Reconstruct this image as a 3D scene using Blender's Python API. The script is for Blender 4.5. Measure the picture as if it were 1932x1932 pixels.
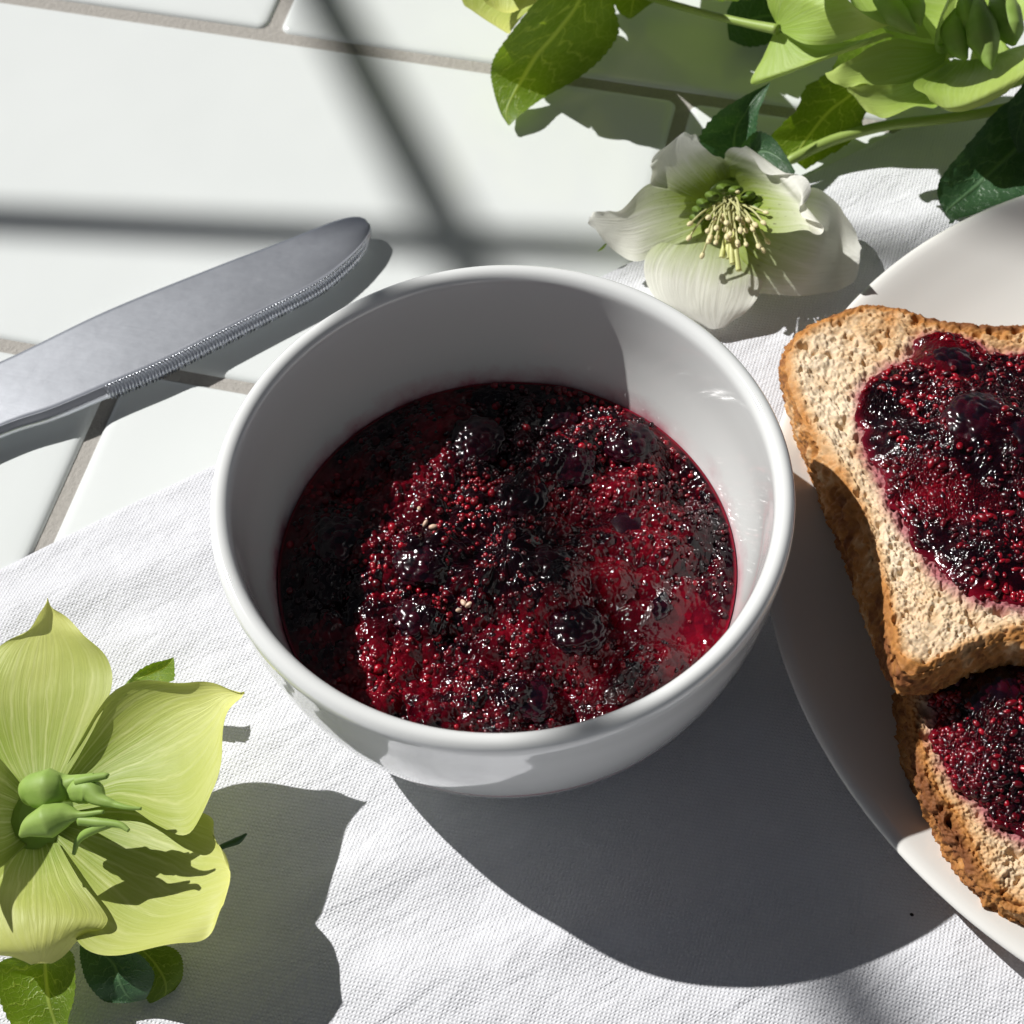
import bpy, bmesh, math, random
import numpy as np
from mathutils import Vector, Matrix

for o in list(bpy.data.objects): bpy.data.objects.remove(o)
SC = bpy.context.scene
COL = SC.collection
rng = np.random.default_rng(7)
random.seed(7)
S = 0.01                      # everything below is written in centimetres

# ------------------------------------------------------------------ camera
FL, YAW, PITCH, ROLL = 3500.0, -0.284, 0.985, -0.057
CAM = np.array([14.604, -31.692, 30.622])
def cam_axes():
    cy, sy = math.cos(YAW), math.sin(YAW)
    f = np.array([sy*math.cos(PITCH), cy*math.cos(PITCH), -math.sin(PITCH)])
    r = np.array([cy, -sy, 0.0]); u = np.cross(r, f)
    c, s = math.cos(ROLL), math.sin(ROLL)
    return c*r+s*u, -s*r+c*u, f
RX, UX, FX = cam_axes()
cd = bpy.data.cameras.new('camera'); cam = bpy.data.objects.new('camera', cd); COL.objects.link(cam)
cam.matrix_world = Matrix(((RX[0], UX[0], -FX[0], CAM[0]*S), (RX[1], UX[1], -FX[1], CAM[1]*S),
                           (RX[2], UX[2], -FX[2], CAM[2]*S), (0, 0, 0, 1)))
cd.sensor_width = 36; cd.sensor_height = 36; cd.lens = 36*FL/1932
cd.clip_start = 0.01; cd.clip_end = 100
SC.camera = cam
cd.dof.use_dof = True; cd.dof.focus_distance = 0.322; cd.dof.aperture_fstop = 40

# ------------------------------------------------------------------ sky, sun, exposure
SUN_EL, SUN_AZ = math.radians(45.0), math.radians(165.0)
SUNV = np.array([math.cos(SUN_EL)*math.cos(SUN_AZ), math.cos(SUN_EL)*math.sin(SUN_AZ), math.sin(SUN_EL)])
wd = bpy.data.worlds.new('World'); SC.world = wd; wd.use_nodes = True
nt = wd.node_tree; nt.nodes.clear()
sky = nt.nodes.new('ShaderNodeTexSky'); sky.sky_type = 'NISHITA'; sky.sun_disc = False
sky.altitude = 2500; sky.air_density = 0.42; sky.dust_density = 0.3; sky.sun_elevation = SUN_EL; sky.sun_rotation = math.radians(285)
hs = nt.nodes.new('ShaderNodeHueSaturation'); hs.inputs['Saturation'].default_value = 0.30
bg = nt.nodes.new('ShaderNodeBackground'); bg.inputs['Strength'].default_value = 0.05
wo = nt.nodes.new('ShaderNodeOutputWorld')
nt.links.new(sky.outputs[0], hs.inputs['Color']); nt.links.new(hs.outputs[0], bg.inputs[0]); nt.links.new(bg.outputs[0], wo.inputs[0])
sl = bpy.data.lights.new('sun', 'SUN'); sl.energy = 5.0; sl.angle = math.radians(0.53); sl.color = (1, 0.985, 0.955)
so = bpy.data.objects.new('sun', sl); COL.objects.link(so)
so.rotation_euler = Vector(SUNV).to_track_quat('Z', 'Y').to_euler()
SC.view_settings.view_transform = 'Standard'; SC.view_settings.look = 'None'
SC.view_settings.exposure = 0.0; SC.view_settings.gamma = 1

# ------------------------------------------------------------------ helpers
def W(x, y, z):
    """point at height z (cm) seen at place x, y of the photograph (1932 wide)"""
    d = FX + RX*(x-966)/FL - UX*(y-966)/FL
    return CAM + d*((z-CAM[2])/d[2])
ROOTLOC = {}
def setp(o, label=None, cat=None, group=None, kind=None):
    if label: o['label'] = label
    if cat: o['category'] = cat
    if group: o['group'] = group
    if kind: o['kind'] = kind
    return o
def root_empty(name, loc, label, cat, group=None):
    o = bpy.data.objects.new(name, None); COL.objects.link(o); o.empty_display_size = 0.01
    o.location = Vector(np.array(loc)*S); ROOTLOC[o.name] = np.array(loc, float)
    return setp(o, label, cat, group)
def base_loc(p):
    q = np.zeros(3)
    while p is not None:
        q = q + ROOTLOC.get(p.name, 0); p = p.parent
    return q
def mesh(name, V, F, mat, smooth=True, uv=None, attrs=None, off=(0, 0, 0)):
    V = (np.asarray(V, float)-np.asarray(off))*S
    me = bpy.data.meshes.new(name)
    if isinstance(F, np.ndarray):
        n, k = F.shape
        me.vertices.add(len(V)); me.vertices.foreach_set('co', V.ravel())
        me.loops.add(n*k); me.loops.foreach_set('vertex_index', F.ravel().astype(np.int32))
        me.polygons.add(n); me.polygons.foreach_set('loop_start', np.arange(0, n*k, k, dtype=np.int32))
        try: me.polygons.foreach_set('loop_total', np.full(n, k, dtype=np.int32))
        except Exception: pass
        me.update(calc_edges=True); me.validate()
    else:
        me.from_pydata([tuple(v) for v in V], [], F)
    if smooth: me.polygons.foreach_set('use_smooth', np.ones(len(me.polygons), bool))
    if uv is not None:
        l = me.uv_layers.new(name='UVMap'); idx = np.zeros(len(me.loops), np.int32)
        me.loops.foreach_get('vertex_index', idx); l.data.foreach_set('uv', np.asarray(uv, float)[idx].ravel())
    for k, a in (attrs or {}).items():
        at = me.attributes.new(k, 'FLOAT', 'POINT'); at.data.foreach_set('value', np.asarray(a, np.float32))
    if mat: me.materials.append(mat)
    return me
def obj(name, V, F, mat, parent=None, loc=None, **kw):
    off = base_loc(parent)
    if loc is not None: off = off+np.array(loc, float)-(base_loc(parent) if parent else 0)
    me = mesh(name, V, F, mat, off=off, **kw)
    o = bpy.data.objects.new(name, me); COL.objects.link(o)
    if parent: o.parent = parent
    if loc is not None:
        o.location = Vector((np.array(loc, float)-base_loc(parent))*S); ROOTLOC[o.name] = np.array(loc, float)-base_loc(parent)
    return o
def grid_faces(nr, nc, closed=False):
    i, j = np.meshgrid(np.arange(nr-1), np.arange(nc if closed else nc-1), indexing='ij')
    j2 = (j+1) % nc
    return np.stack([i*nc+j, i*nc+j2, (i+1)*nc+j2, (i+1)*nc+j], -1).reshape(-1, 4)
def lathe(prof, c, n=160):
    prof = np.array(prof, float); a = np.linspace(0, 2*np.pi, n, endpoint=False)
    V = np.stack([c[0]+prof[:, :1]*np.cos(a), c[1]+prof[:, :1]*np.sin(a), c[2]+prof[:, 1:2]+0*a], -1).reshape(-1, 3)
    return V, grid_faces(len(prof), n, True)
def crom(P, t):
    """Catmull-Rom through rows of P at parameters t (0..len-1)"""
    P = np.asarray(P, float); n = len(P); t = np.clip(np.asarray(t, float), 0, n-1-1e-9); i = t.astype(int); f = (t-i)
    f = f.reshape((-1,)+(1,)*(P.ndim-1))
    Q = np.concatenate([2*P[:1]-P[1:2], P, 2*P[-1:]-P[-2:-1]])
    a, b, c, d = Q[i], Q[i+1], Q[i+2], Q[i+3]
    return 0.5*((2*b)+(c-a)*f+(2*a-5*b+4*c-d)*f**2+(3*b-a-3*c+d)*f**3)
def smooth_poly(pts, n, closed=False):
    P = np.asarray(pts, float)
    if closed: P = np.concatenate([P[-2:], P, P[:3]])
    m = len(P)-1
    t = np.linspace(2, m-2, 2000, endpoint=True) if closed else np.linspace(0, m, 2000)
    Q = crom(P, t); s = np.r_[0, np.cumsum(np.linalg.norm(np.diff(Q, axis=0), axis=1))]
    q = np.linspace(0, s[-1], n, endpoint=not closed)
    return np.stack([np.interp(q, s, Q[:, k]) for k in range(P.shape[1])], 1)
def tube(path, rad, n=10, flat=1.0, m=None, up=(0, 0, 1)):
    path = np.array(path, float); rad = np.array(rad, float)
    if m:
        t = np.linspace(0, len(path)-1, m); rad = np.interp(t, np.arange(len(rad))*(len(path)-1)/(len(rad)-1), rad); path = crom(path, t)
    T = np.gradient(path, axis=0); T /= np.linalg.norm(T, axis=1)[:, None]+1e-9
    A = np.cross(T, np.array(up)); A /= np.linalg.norm(A, axis=1)[:, None]+1e-9; B = np.cross(T, A)
    a = np.linspace(0, 2*np.pi, n, endpoint=False)
    V = (path[:, None]+rad[:, None, None]*(np.cos(a)[None, :, None]*A[:, None]+flat*np.sin(a)[None, :, None]*B[:, None])).reshape(-1, 3)
    F = grid_faces(len(path), n, True)
    V = np.vstack([V, path[:1], path[-1:]]); k = len(path)*n
    e = [[(j+1) % n, j, k, k] for j in range(n)]+[[(len(path)-1)*n+j, (len(path)-1)*n+(j+1) % n, k+1, k+1] for j in range(n)]
    F4 = [tuple(f) for f in F]+[tuple(x[:3]) for x in e]
    return V, F4
def merge(parts):
    V = []; F = []; k = 0
    for v, f in parts:
        V.append(v); F += [tuple(int(i)+k for i in q) for q in f]; k += len(v)
    return np.vstack(V), F
def box(c, s, R=None):
    v = np.array([[x, y, z] for x in (-.5, .5) for y in (-.5, .5) for z in (-.5, .5)])*np.array(s)
    if R is not None: v = v@np.array(R).T
    return v+np.array(c), [(0, 1, 3, 2), (4, 6, 7, 5), (0, 4, 5, 1), (2, 3, 7, 6), (0, 2, 6, 4), (1, 5, 7, 3)]
_bm = bmesh.new(); bmesh.ops.create_icosphere(_bm, subdivisions=2, radius=1.0)
ICO_V = np.array([v.co[:] for v in _bm.verts]); ICO_F = np.array([[v.index for v in f.verts] for f in _bm.faces]); _bm.free()

# numpy noise
def h3(i, j, k, s=0):
    n = (i*374761393+j*668265263+k*2147483647+s*974634777) & 0xffffffff
    n = ((n ^ (n >> 13))*1274126177) & 0xffffffff
    n = ((n ^ (n >> 16))*2246822519) & 0xffffffff
    return ((n ^ (n >> 15)) & 0xffffff)/float(0x1000000)
def vnoise(p, s=0):
    p = np.asarray(p, float); i = np.floor(p).astype(np.int64); f = p-i; f = f*f*(3-2*f); r = 0
    for a in (0, 1):
        for b in (0, 1):
            for c in (0, 1):
                w = (f[:, 0] if a else 1-f[:, 0])*(f[:, 1] if b else 1-f[:, 1])*(f[:, 2] if c else 1-f[:, 2])
                r = r+w*h3(i[:, 0]+a, i[:, 1]+b, i[:, 2]+c, s)
    return r*2-1
def fbm(p, o=4, s=0):
    r = 0; a = 1.0; t = 0
    for k in range(o):
        r = r+a*vnoise(np.asarray(p)*2.03**k+k*7.3, s+k); t += a; a *= .5
    return r/t
def worley(p, s=0):
    p = np.asarray(p, float); i = np.floor(p).astype(np.int64); d1 = np.full(len(p), 9.0); d2 = d1.copy(); hid = np.zeros(len(p))
    for a in (-1, 0, 1):
        for b in (-1, 0, 1):
            for c in (-1, 0, 1):
                x, y, z = i[:, 0]+a, i[:, 1]+b, i[:, 2]+c
                q = np.stack([x+h3(x, y, z, s+1), y+h3(x, y, z, s+2), z+h3(x, y, z, s+3)], 1)
                d = np.linalg.norm(q-p, axis=1); m = d < d1
                d2 = np.where(m, d1, np.minimum(d2, d)); hid = np.where(m, h3(x, y, z, s+4), hid); d1 = np.where(m, d, d1)
    return d1, d2, hid
def sstep(a, b, x):
    t = np.clip((x-a)/(b-a), 0, 1); return t*t*(3-2*t)

# ------------------------------------------------------------------ materials
class M:
    def __init__(s, name):
        s.m = bpy.data.materials.new(name); s.m.use_nodes = True; s.t = s.m.node_tree; s.t.nodes.clear()
        s.out = s.t.nodes.new('ShaderNodeOutputMaterial')
    def n(s, typ, inp=None, **kw):
        x = s.t.nodes.new('ShaderNode'+typ)
        for k, v in kw.items(): setattr(x, k, v)
        for k, v in (inp or {}).items():
            if isinstance(v, tuple) and len(v) == 2 and hasattr(v[0], 'outputs'): s.t.links.new(v[0].outputs[v[1]], x.inputs[k])
            elif hasattr(v, 'outputs'): s.t.links.new(v.outputs[0], x.inputs[k])
            else:
                if isinstance(v, tuple) and len(v) == 3 and len(getattr(x.inputs[k], 'default_value', (0, 0, 0))) == 4: v = (*v, 1)
                x.inputs[k].default_value = v
        return x
    def math(s, op, a, b=0.0, c=None, clamp=False):
        i = {0: a, 1: b}
        if c is not None: i[2] = c
        return s.n('Math', i, operation=op, use_clamp=clamp)
    def mix(s, f, a, b, mode='MIX'):
        x = s.t.nodes.new('ShaderNodeMix'); x.data_type = 'RGBA'; x.blend_type = mode
        for k, v in ((0, f), (6, a), (7, b)):
            if hasattr(v, 'outputs'): s.t.links.new(v.outputs[2 if v.bl_idname == 'ShaderNodeMix' else 0], x.inputs[k])
            elif isinstance(v, tuple) and len(v) == 2 and hasattr(v[0], 'outputs'): s.t.links.new(v[0].outputs[v[1]], x.inputs[k])
            else: x.inputs[k].default_value = (*v, 1) if isinstance(v, tuple) and len(v) == 3 else v
        return (x, 2)
    def ramp(s, f, stops):
        x = s.n('ValToRGB', {0: f}); e = x.color_ramp.elements
        while len(e) < len(stops): e.new(0.5)
        for el, (p, c) in zip(e, stops): el.position = p; el.color = (*c, 1) if isinstance(c, tuple) else (c, c, c, 1)
        return x
    def noise(s, scale, detail=3, rough=.5, vec=None, dist=0):
        i = {'Scale': scale, 'Detail': detail, 'Roughness': rough, 'Distortion': dist}
        if vec is not None: i['Vector'] = vec
        return s.n('TexNoise', i)
    def coord(s, which='Object'):
        x = s.t.nodes.new('ShaderNodeTexCoord'); return (x, which)
    def bump(s, h, strength, dist, normal=None):
        i = {'Height': h, 'Strength': strength, 'Distance': dist}
        if normal is not None: i['Normal'] = normal
        return s.n('Bump', i)
    def bsdf(s, **kw):
        return s.n('BsdfPrincipled', {k.replace('_', ' '): v for k, v in kw.items()})
    def done(s, sh):
        s.t.links.new(sh.outputs[0], s.out.inputs[0]); return s.m

def mat_tile():
    m = M('white_glaze_tile'); c = m.coord()
    n1 = m.noise(22, 2, .5, c); n2 = m.noise(70, 3, .5, c)
    b = m.bump(n1, .5, .0011); b = m.bump(n2, .10, .0003, b)
    col = m.mix(n1, (.715, .745, .735), (.765, .79, .78))
    sp = m.noise(900, 2, .5, c); col = m.mix(m.ramp(sp, [(.0, 0.0), (.78, 0.0), (.83, .35)]), col, (.55, .56, .56))
    return m.done(m.bsdf(Base_Color=col, Roughness=.17, Normal=b, Coat_Weight=.3, Coat_Roughness=.06))
def mat_grout():
    m = M('grey_grout'); c = m.coord(); n = m.noise(900, 4, .7, c); n2 = m.noise(60, 3, .6, c)
    col = m.mix(n, (.30, .28, .255), (.50, .475, .44)); col = m.mix(m.math('MULTIPLY', n2, .5), col, (.36, .335, .30))
    return m.done(m.bsdf(Base_Color=col, Roughness=.9, Normal=m.bump(n, .7, .0006)))
def mat_cloth():
    m = M('white_linen'); c = m.coord('UV')
    nz = m.noise(3.5, 3, .6, c)
    v = m.n('VectorMath', {0: c, 1: m.n('VectorMath', {0: (nz, 1), 1: (.03, .03, 0)}, operation='MULTIPLY')}, operation='ADD')
    sp = m.n('SeparateXYZ', {0: v})
    def wv(o, k, ph): return m.math('SINE', m.math('MULTIPLY_ADD', (sp, o), k, ph))
    K = 2*math.pi/0.104
    a = wv(0, K, 0); b = wv(1, K*1.12, 0)
    # plain weave: warp over weft, alternating
    pr = m.math('MULTIPLY', a, b)
    th = m.math('ADD', m.math('ABSOLUTE', a), m.math('ABSOLUTE', b))
    hgt = m.math('ADD', m.math('MULTIPLY', pr, .6), m.math('MULTIPLY', th, .45))
    slub = m.noise(5, 3, .6, m.n('VectorMath', {0: c, 1: (.12, 9, 1)}, operation='MULTIPLY'))
    slub2 = m.noise(5, 3, .6, m.n('VectorMath', {0: c, 1: (9, .12, 1)}, operation='MULTIPLY'))
    fz = m.noise(55, 3, .7, c)
    hgt = m.math('ADD', hgt, m.math('MULTIPLY', fz, 1.3))
    hgt = m.math('ADD', hgt, m.math('MULTIPLY', m.math('ADD', slub, slub2), .8))
    amp = m.math('MULTIPLY_ADD', m.noise(1.3, 3, .6, c), 1.5, .15, clamp=True); hgt = m.math('MULTIPLY', hgt, amp)
    soft = m.noise(1.7, 4, .6, m.n('VectorMath', {0: c, 1: (.5, 1.3, 1)}, operation='MULTIPLY'), .6)
    b1 = m.bump(soft, .35, .0022); b1 = m.bump(hgt, .62, .00027, b1)
    col = m.mix(m.math('MULTIPLY_ADD', pr, .45, .55, clamp=True), (.71, .715, .76), (.83, .835, .87))
    d = m.bsdf(Base_Color=col, Roughness=.85, Normal=b1, Sheen_Weight=.25, Sheen_Roughness=.5)
    d.inputs['Specular IOR Level'].default_value = .2
    return m.done(d)
def mat_porcelain(name, tint=(.755, .765, .755), stain=False):
    m = M(name); c = m.coord(); n = m.noise(45, 2, .5, c); col = tint
    if stain:                                  # thin juice film left on the inner wall just above the jam
        sp = m.n('SeparateXYZ', {0: c}); rad = m.n('VectorMath', {0: m.n('VectorMath', {0: c, 1: (1, 1, 0)}, operation='MULTIPLY')}, operation='LENGTH')
        nn = m.noise(130, 4, .65, c)
        hh = m.math('MULTIPLY_ADD', nn, .007, (sp, 2))
        f = m.math('MULTIPLY', m.ramp(m.math('MULTIPLY', m.math('SUBTRACT', hh, .0262), 200.0), [(0, .85), (.35, .35), (.9, 0.0)]), m.math('MULTIPLY', m.math('LESS_THAN', (rad, 1), .0449), m.math('GREATER_THAN', (sp, 2), .0205)))
        f = m.math('MULTIPLY', f, m.ramp(m.noise(45, 3, .6, c), [(.35, .15), (.6, 1.0)]))
        col = m.mix(f, tint, (.45, .06, .12))
    return m.done(m.bsdf(Base_Color=col, Roughness=.10, Normal=m.bump(n, .05, .0006), Coat_Weight=.6, Coat_Roughness=.04))
def mat_steel():
    m = M('brushed_steel'); c = m.coord()
    n = m.noise(420, 6, .75, c); n2 = m.noise(60, 4, .6, c)
    sc = m.noise(60, 4, .7, m.n('VectorMath', {0: c, 1: (1, 60, 1)}, operation='MULTIPLY'))
    r = m.math('MULTIPLY_ADD', n, .05, .285); r = m.math('ADD', r, m.math('MULTIPLY', n2, .05))
    col = m.mix(m.ramp(n, [(0, 0.0), (.66, 0.0), (.70, .5)]), (.74, .765, .82), (.86, .86, .87))
    b = m.bump(n, .03, .0003); b = m.bump(sc, .04, .0002, b)
    return m.done(m.bsdf(Base_Color=col, Metallic=1.0, Roughness=r, Normal=b))
def mat_jam(name, dark, lite, rough=.12, spec=.32):
    m = M(name); c = m.coord(); a = m.n('Attribute', attribute_name='rnd'); th = m.n('Attribute', attribute_name='thin')
    n = m.noise(260, 4, .6, c)
    f = m.math('ADD', (a, 2), m.math('MULTIPLY_ADD', n, .5, -.25), clamp=True)
    col = m.mix(f, dark, lite)
    col = m.mix((th, 2), col, (.34, .008, .03))
    rg = m.math('MULTIPLY_ADD', n, .12, rough-.05)
    d = m.bsdf(Base_Color=col, Roughness=rg, Normal=m.bump(m.noise(500, 3, .6, c), .22, .0003))
    d.inputs['Subsurface Weight'].default_value = .35; d.inputs['Subsurface Radius'].default_value = (1, .08, .1); d.inputs['Subsurface Scale'].default_value = .0012
    d.inputs['Specular IOR Level'].default_value = spec
    return m.done(d)
def mat_crumb():
    m = M('toasted_crumb'); c = m.coord(); t = m.n('Attribute', attribute_name='toast'); s = m.n('Attribute', attribute_name='stain')
    n = m.noise(160, 5, .65, c); n2 = m.noise(700, 4, .6, c)
    f = m.math('ADD', (t, 2), m.math('MULTIPLY_ADD', n, .5, -.25), clamp=True)
    col = m.ramp(f, [(0, (.74, .60, .43)), (.35, (.62, .41, .22)), (.62, (.46, .20, .05)), (1, (.19, .065, .018))])
    col = m.mix(m.ramp(n2, [(0, .6), (.35, 0.0)]), col, (.50, .35, .2))
    col = m.mix((s, 2), col, (.30, .03, .09))
    d = m.bsdf(Base_Color=col, Roughness=.72, Normal=m.bump(n2, .5, .0005))
    d.inputs['Specular IOR Level'].default_value = .35
    d.inputs['Subsurface Weight'].default_value = .15; d.inputs['Subsurface Radius'].default_value = (1, .55, .3); d.inputs['Subsurface Scale'].default_value = .001
    return m.done(d)
def mat_sepal(name, base, tip, vein, throat=None, trans=.45, streak=.5, spots=0.0):
    m = M(name); c = m.coord('UV'); sp = m.n('SeparateXYZ', {0: c}); o = m.coord('Object')
    v1 = m.n('VectorMath', {0: c, 1: (13, .9, 1)}, operation='MULTIPLY')
    st = m.noise(1.0, 4, .6, v1, 1.2)
    pat = m.noise(130, 3, .55, o); cel = m.n('TexVoronoi', {'Vector': m.n('VectorMath', {0: c, 1: (26, 9, 1)}, operation='MULTIPLY'), 'Scale': 1.0}, feature='DISTANCE_TO_EDGE')
    col = m.mix(m.math('POWER', (sp, 1), 1.15), base, tip)
    line = m.ramp(st, [(0, 0.0), (.5, 0.0), (.56, 1.0), (.62, 0.0)])
    col = m.mix(m.math('MULTIPLY', line, streak), col, vein)
    mv = m.math('ABSOLUTE', m.math('SUBTRACT', m.math('FRACT', m.math('ADD', m.math('MULTIPLY', (sp, 0), 7.0), m.math('MULTIPLY', m.noise(4, 3, .6, c), .9))), .5))
    col = m.mix(m.math('MULTIPLY', m.ramp(mv, [(0, .42), (.04, .28), (.11, 0.0)]), m.ramp((sp, 1), [(0, .6), (.3, .8), (.8, 0.0)])), col, vein)
    blot = m.noise(38, 4, .6, o); col = m.mix(m.ramp(blot, [(.45, 0.0), (.75, .45)]), col, tuple(x*.72 for x in tip))
    net = m.ramp((cel, 0), [(0, .5), (.06, 0.0)]); col = m.mix(m.math('MULTIPLY', net, streak*.5), col, vein)
    col = m.mix(m.math('MULTIPLY', pat, .25), col, tuple(x*.78 for x in tip))
    if throat is not None:
        k = m.math('ADD', (sp, 1), m.math('MULTIPLY_ADD', st, .35, -.17))
        col = m.mix(m.ramp(k, [(0, 1.0), (.16, .92), (.50, 0.0)]), col, throat)
    if spots > 0:
        q = m.noise(1, 2, .5, m.n('VectorMath', {0: c, 1: (60, 30, 1)}, operation='MULTIPLY'))
        z = m.math('MULTIPLY', m.ramp(q, [(0, 0.0), (.64, 0.0), (.70, 1.0)]), m.ramp((sp, 1), [(0, .9), (.2, .8), (.36, 0.0)]))
        col = m.mix(m.math('MULTIPLY', z, spots), col, (.06, .035, .02))
    b = m.bump(st, .25, .0012); b = m.bump(pat, .15, .0006, b)
    p = m.bsdf(Base_Color=col, Roughness=.48, Normal=b); p.inputs['Specular IOR Level'].default_value = .35
    tr = m.n('BsdfTranslucent', {'Color': col, 'Normal': b})
    return m.done(m.n('MixShader', {0: trans, 1: p, 2: tr}))
def mat_leaf(name, a, b, vein, trans=.3, rough=.36):
    m = M(name); c = m.coord('UV'); sp = m.n('SeparateXYZ', {0: c}); o = m.coord('Object')
    u = m.math('MULTIPLY', m.math('ABSOLUTE', m.math('SUBTRACT', (sp, 0), .5)), 2.0)
    w = m.math('MULTIPLY', m.noise(9, 2, .5, c), .22)
    vv = m.math('ADD', m.math('SUBTRACT', (sp, 1), m.math('MULTIPLY', m.math('POWER', u, .8), .24)), w)
    fr = m.math('ABSOLUTE', m.math('SUBTRACT', m.math('FRACT', m.math('MULTIPLY', vv, 7.0)), .5))
    side = m.math('MULTIPLY', m.ramp(fr, [(0, 1.0), (.035, .75), (.10, 0.0)]), m.ramp(u, [(0, .9), (.75, .6), (1, .0)]))
    mid = m.ramp(u, [(0, 1.0), (.03, .9), (.07, 0.0)])
    vn = m.math('MAXIMUM', side, mid)
    net = m.n('TexVoronoi', {'Vector': m.n('VectorMath', {0: c, 1: (16, 20, 1)}, operation='MULTIPLY'), 'Scale': 1.0}, feature='DISTANCE_TO_EDGE')
    nl = m.ramp((net, 0), [(0, .55), (.07, 0.0)])
    pat = m.noise(160, 4, .6, o)
    col = m.mix(pat, a, b); col = m.mix(m.math('MULTIPLY', m.math('MAXIMUM', vn, m.math('MULTIPLY', nl, .6)), .75), col, vein)
    hg = m.math('SUBTRACT', m.math('MULTIPLY', pat, .35), m.math('MAXIMUM', vn, m.math('MULTIPLY', nl, .5)))
    bm_ = m.bump(hg, .38, .0008)
    p = m.bsdf(Base_Color=col, Roughness=rough, Normal=bm_)
    tc = m.mix(1.0, col, (1.7, 1.7, .4), 'MULTIPLY')
    tr = m.n('BsdfTranslucent', {'Color': tc, 'Normal': bm_})
    return m.done(m.n('MixShader', {0: trans, 1: p, 2: tr}))
def mat_plain(name, a, b, rough=.45, scale=200, trans=0.0):
    m = M(name); n = m.noise(scale, 3, .6, m.coord()); col = m.mix(n, a, b)
    p = m.bsdf(Base_Color=col, Roughness=rough, Normal=m.bump(n, .2, .0004))
    if trans: return m.done(m.n('MixShader', {0: trans, 1: p, 2: m.n('BsdfTranslucent', {'Color': col})}))
    return m.done(p)

TILE, GROUT, CLOTH = mat_tile(), mat_grout(), mat_cloth()
PORC, PLATE_M, STEEL = mat_porcelain('white_bowl_glaze', stain=True), mat_porcelain('warm_white_glaze', (.80, .785, .745)), mat_steel()
JAM = mat_jam('jam_gel', (.005, .0003, .002), (.21, .0012, .009), .11, .42)
BEAD = mat_jam('jam_drupelet', (.016, .0004, .003), (.36, .002, .013), .22, .65)
DARKB = mat_jam('dark_berry', (.004, .001, .004), (.05, .0012, .008), .2, .5)
PALESEED = mat_plain('pale_seed', (.55, .36, .24), (.75, .55, .42), .35)
CRUMB = mat_crumb()
GREEN_SEPAL = mat_sepal('lime_sepal', (.17, .28, .015), (.78, .78, .24), (.82, .83, .44), trans=.26, streak=.16)
FRESH_SEPAL = mat_sepal('fresh_green_sepal', (.30, .47, .05), (.54, .66, .17), (.56, .70, .28), trans=.30, streak=.3)
WHITE_SEPAL = mat_sepal('cream_sepal', (.84, .84, .66), (.91, .905, .84), (.88, .88, .78), throat=(.28, .38, .02), trans=.30, streak=.09, spots=.85)
LEAF_L = mat_leaf('light_leaf', (.095, .165, .010), (.15, .235, .018), (.34, .42, .10), trans=.36, rough=.48)
LEAF_D = mat_leaf('dark_leaf', (.028, .080, .032), (.048, .12, .05), (.12, .22, .11), trans=.18, rough=.42)
POD = mat_plain('seed_pod_green', (.24, .42, .05), (.46, .60, .18), .55, 260, .25)
STEM_M = mat_plain('stem_green', (.26, .38, .06), (.36, .46, .12), .45, 120, .1)
FILA = mat_plain('filament_cream', (.62, .62, .25), (.75, .72, .40), .5, 300, .25)
ANTH = mat_plain('anther_cream', (.68, .58, .28), (.82, .74, .46), .6, 500)
STYL = mat_plain('style_yellow', (.70, .72, .22), (.82, .82, .40), .45, 300, .25)
NECT = mat_plain('nectary_green', (.09, .16, .015), (.17, .25, .03), .4, 300, .15)
FRAME_M = mat_plain('painted_frame', (.05, .05, .055), (.07, .07, .075), .5, 80)

# ------------------------------------------------------------------ tiled tabletop
NB = 14
bed_v, bed_f = box((10.15, -15.4, -0.62), (240, 150, 1.0))
bed = obj('tiled_tabletop', bed_v, bed_f, GROUT, smooth=False); setp(bed, 'tabletop of white glazed metro tiles with grey grout', 'tabletop', kind='structure')
def tile_mesh():
    L, Wd, R = 20.0, 10.0, 0.28
    prof = [(0.0, 0.0), (.006, .05), (.03, .10), (.08, .145), (.16, .17), (.30, .18), (.8, .185)]   # inset, height above the grout side
    V = []; rings = []
    def ring(ins, z):
        pts = []; rr = max(R-ins, .02); hx, hy = L/2-ins, Wd/2-ins
        for cx, cy, a0 in ((hx-rr, hy-rr, 0), (-hx+rr, hy-rr, 90), (-hx+rr, -hy+rr, 180), (hx-rr, -hy+rr, 270)):
            for k in range(5):
                a = math.radians(a0+k*22.5); pts.append((cx+rr*math.cos(a), cy+rr*math.sin(a), z))
        return pts
    R0 = [ring(0, -.5)]+[ring(i, h-.185) for i, h in prof]
    n = len(R0[0]); V = [p for r in R0 for p in r]; F = [tuple(f) for f in grid_faces(len(R0), n, True)]
    F.append(tuple(range((len(R0)-1)*n, len(R0)*n)))
    return mesh('tile', np.array(V), F, TILE)
tm = tile_mesh()
for r in range(-6, 7):
    for k in range(-5, 6):
        cx = k*20.3+(10.15 if r % 2 else 0.0); cy = -5.15-r*10.3
        o = bpy.data.objects.new('tile', tm); COL.objects.link(o); o.parent = bed
        o.location = Vector((cx*S+random.uniform(-.0002, .0002), cy*S+random.uniform(-.0002, .0002), random.uniform(-.0003, 0.0001)))
        o.rotation_euler = (random.uniform(-.002, .002), random.uniform(-.0012, .0012), random.uniform(-.0015, .0015))

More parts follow.
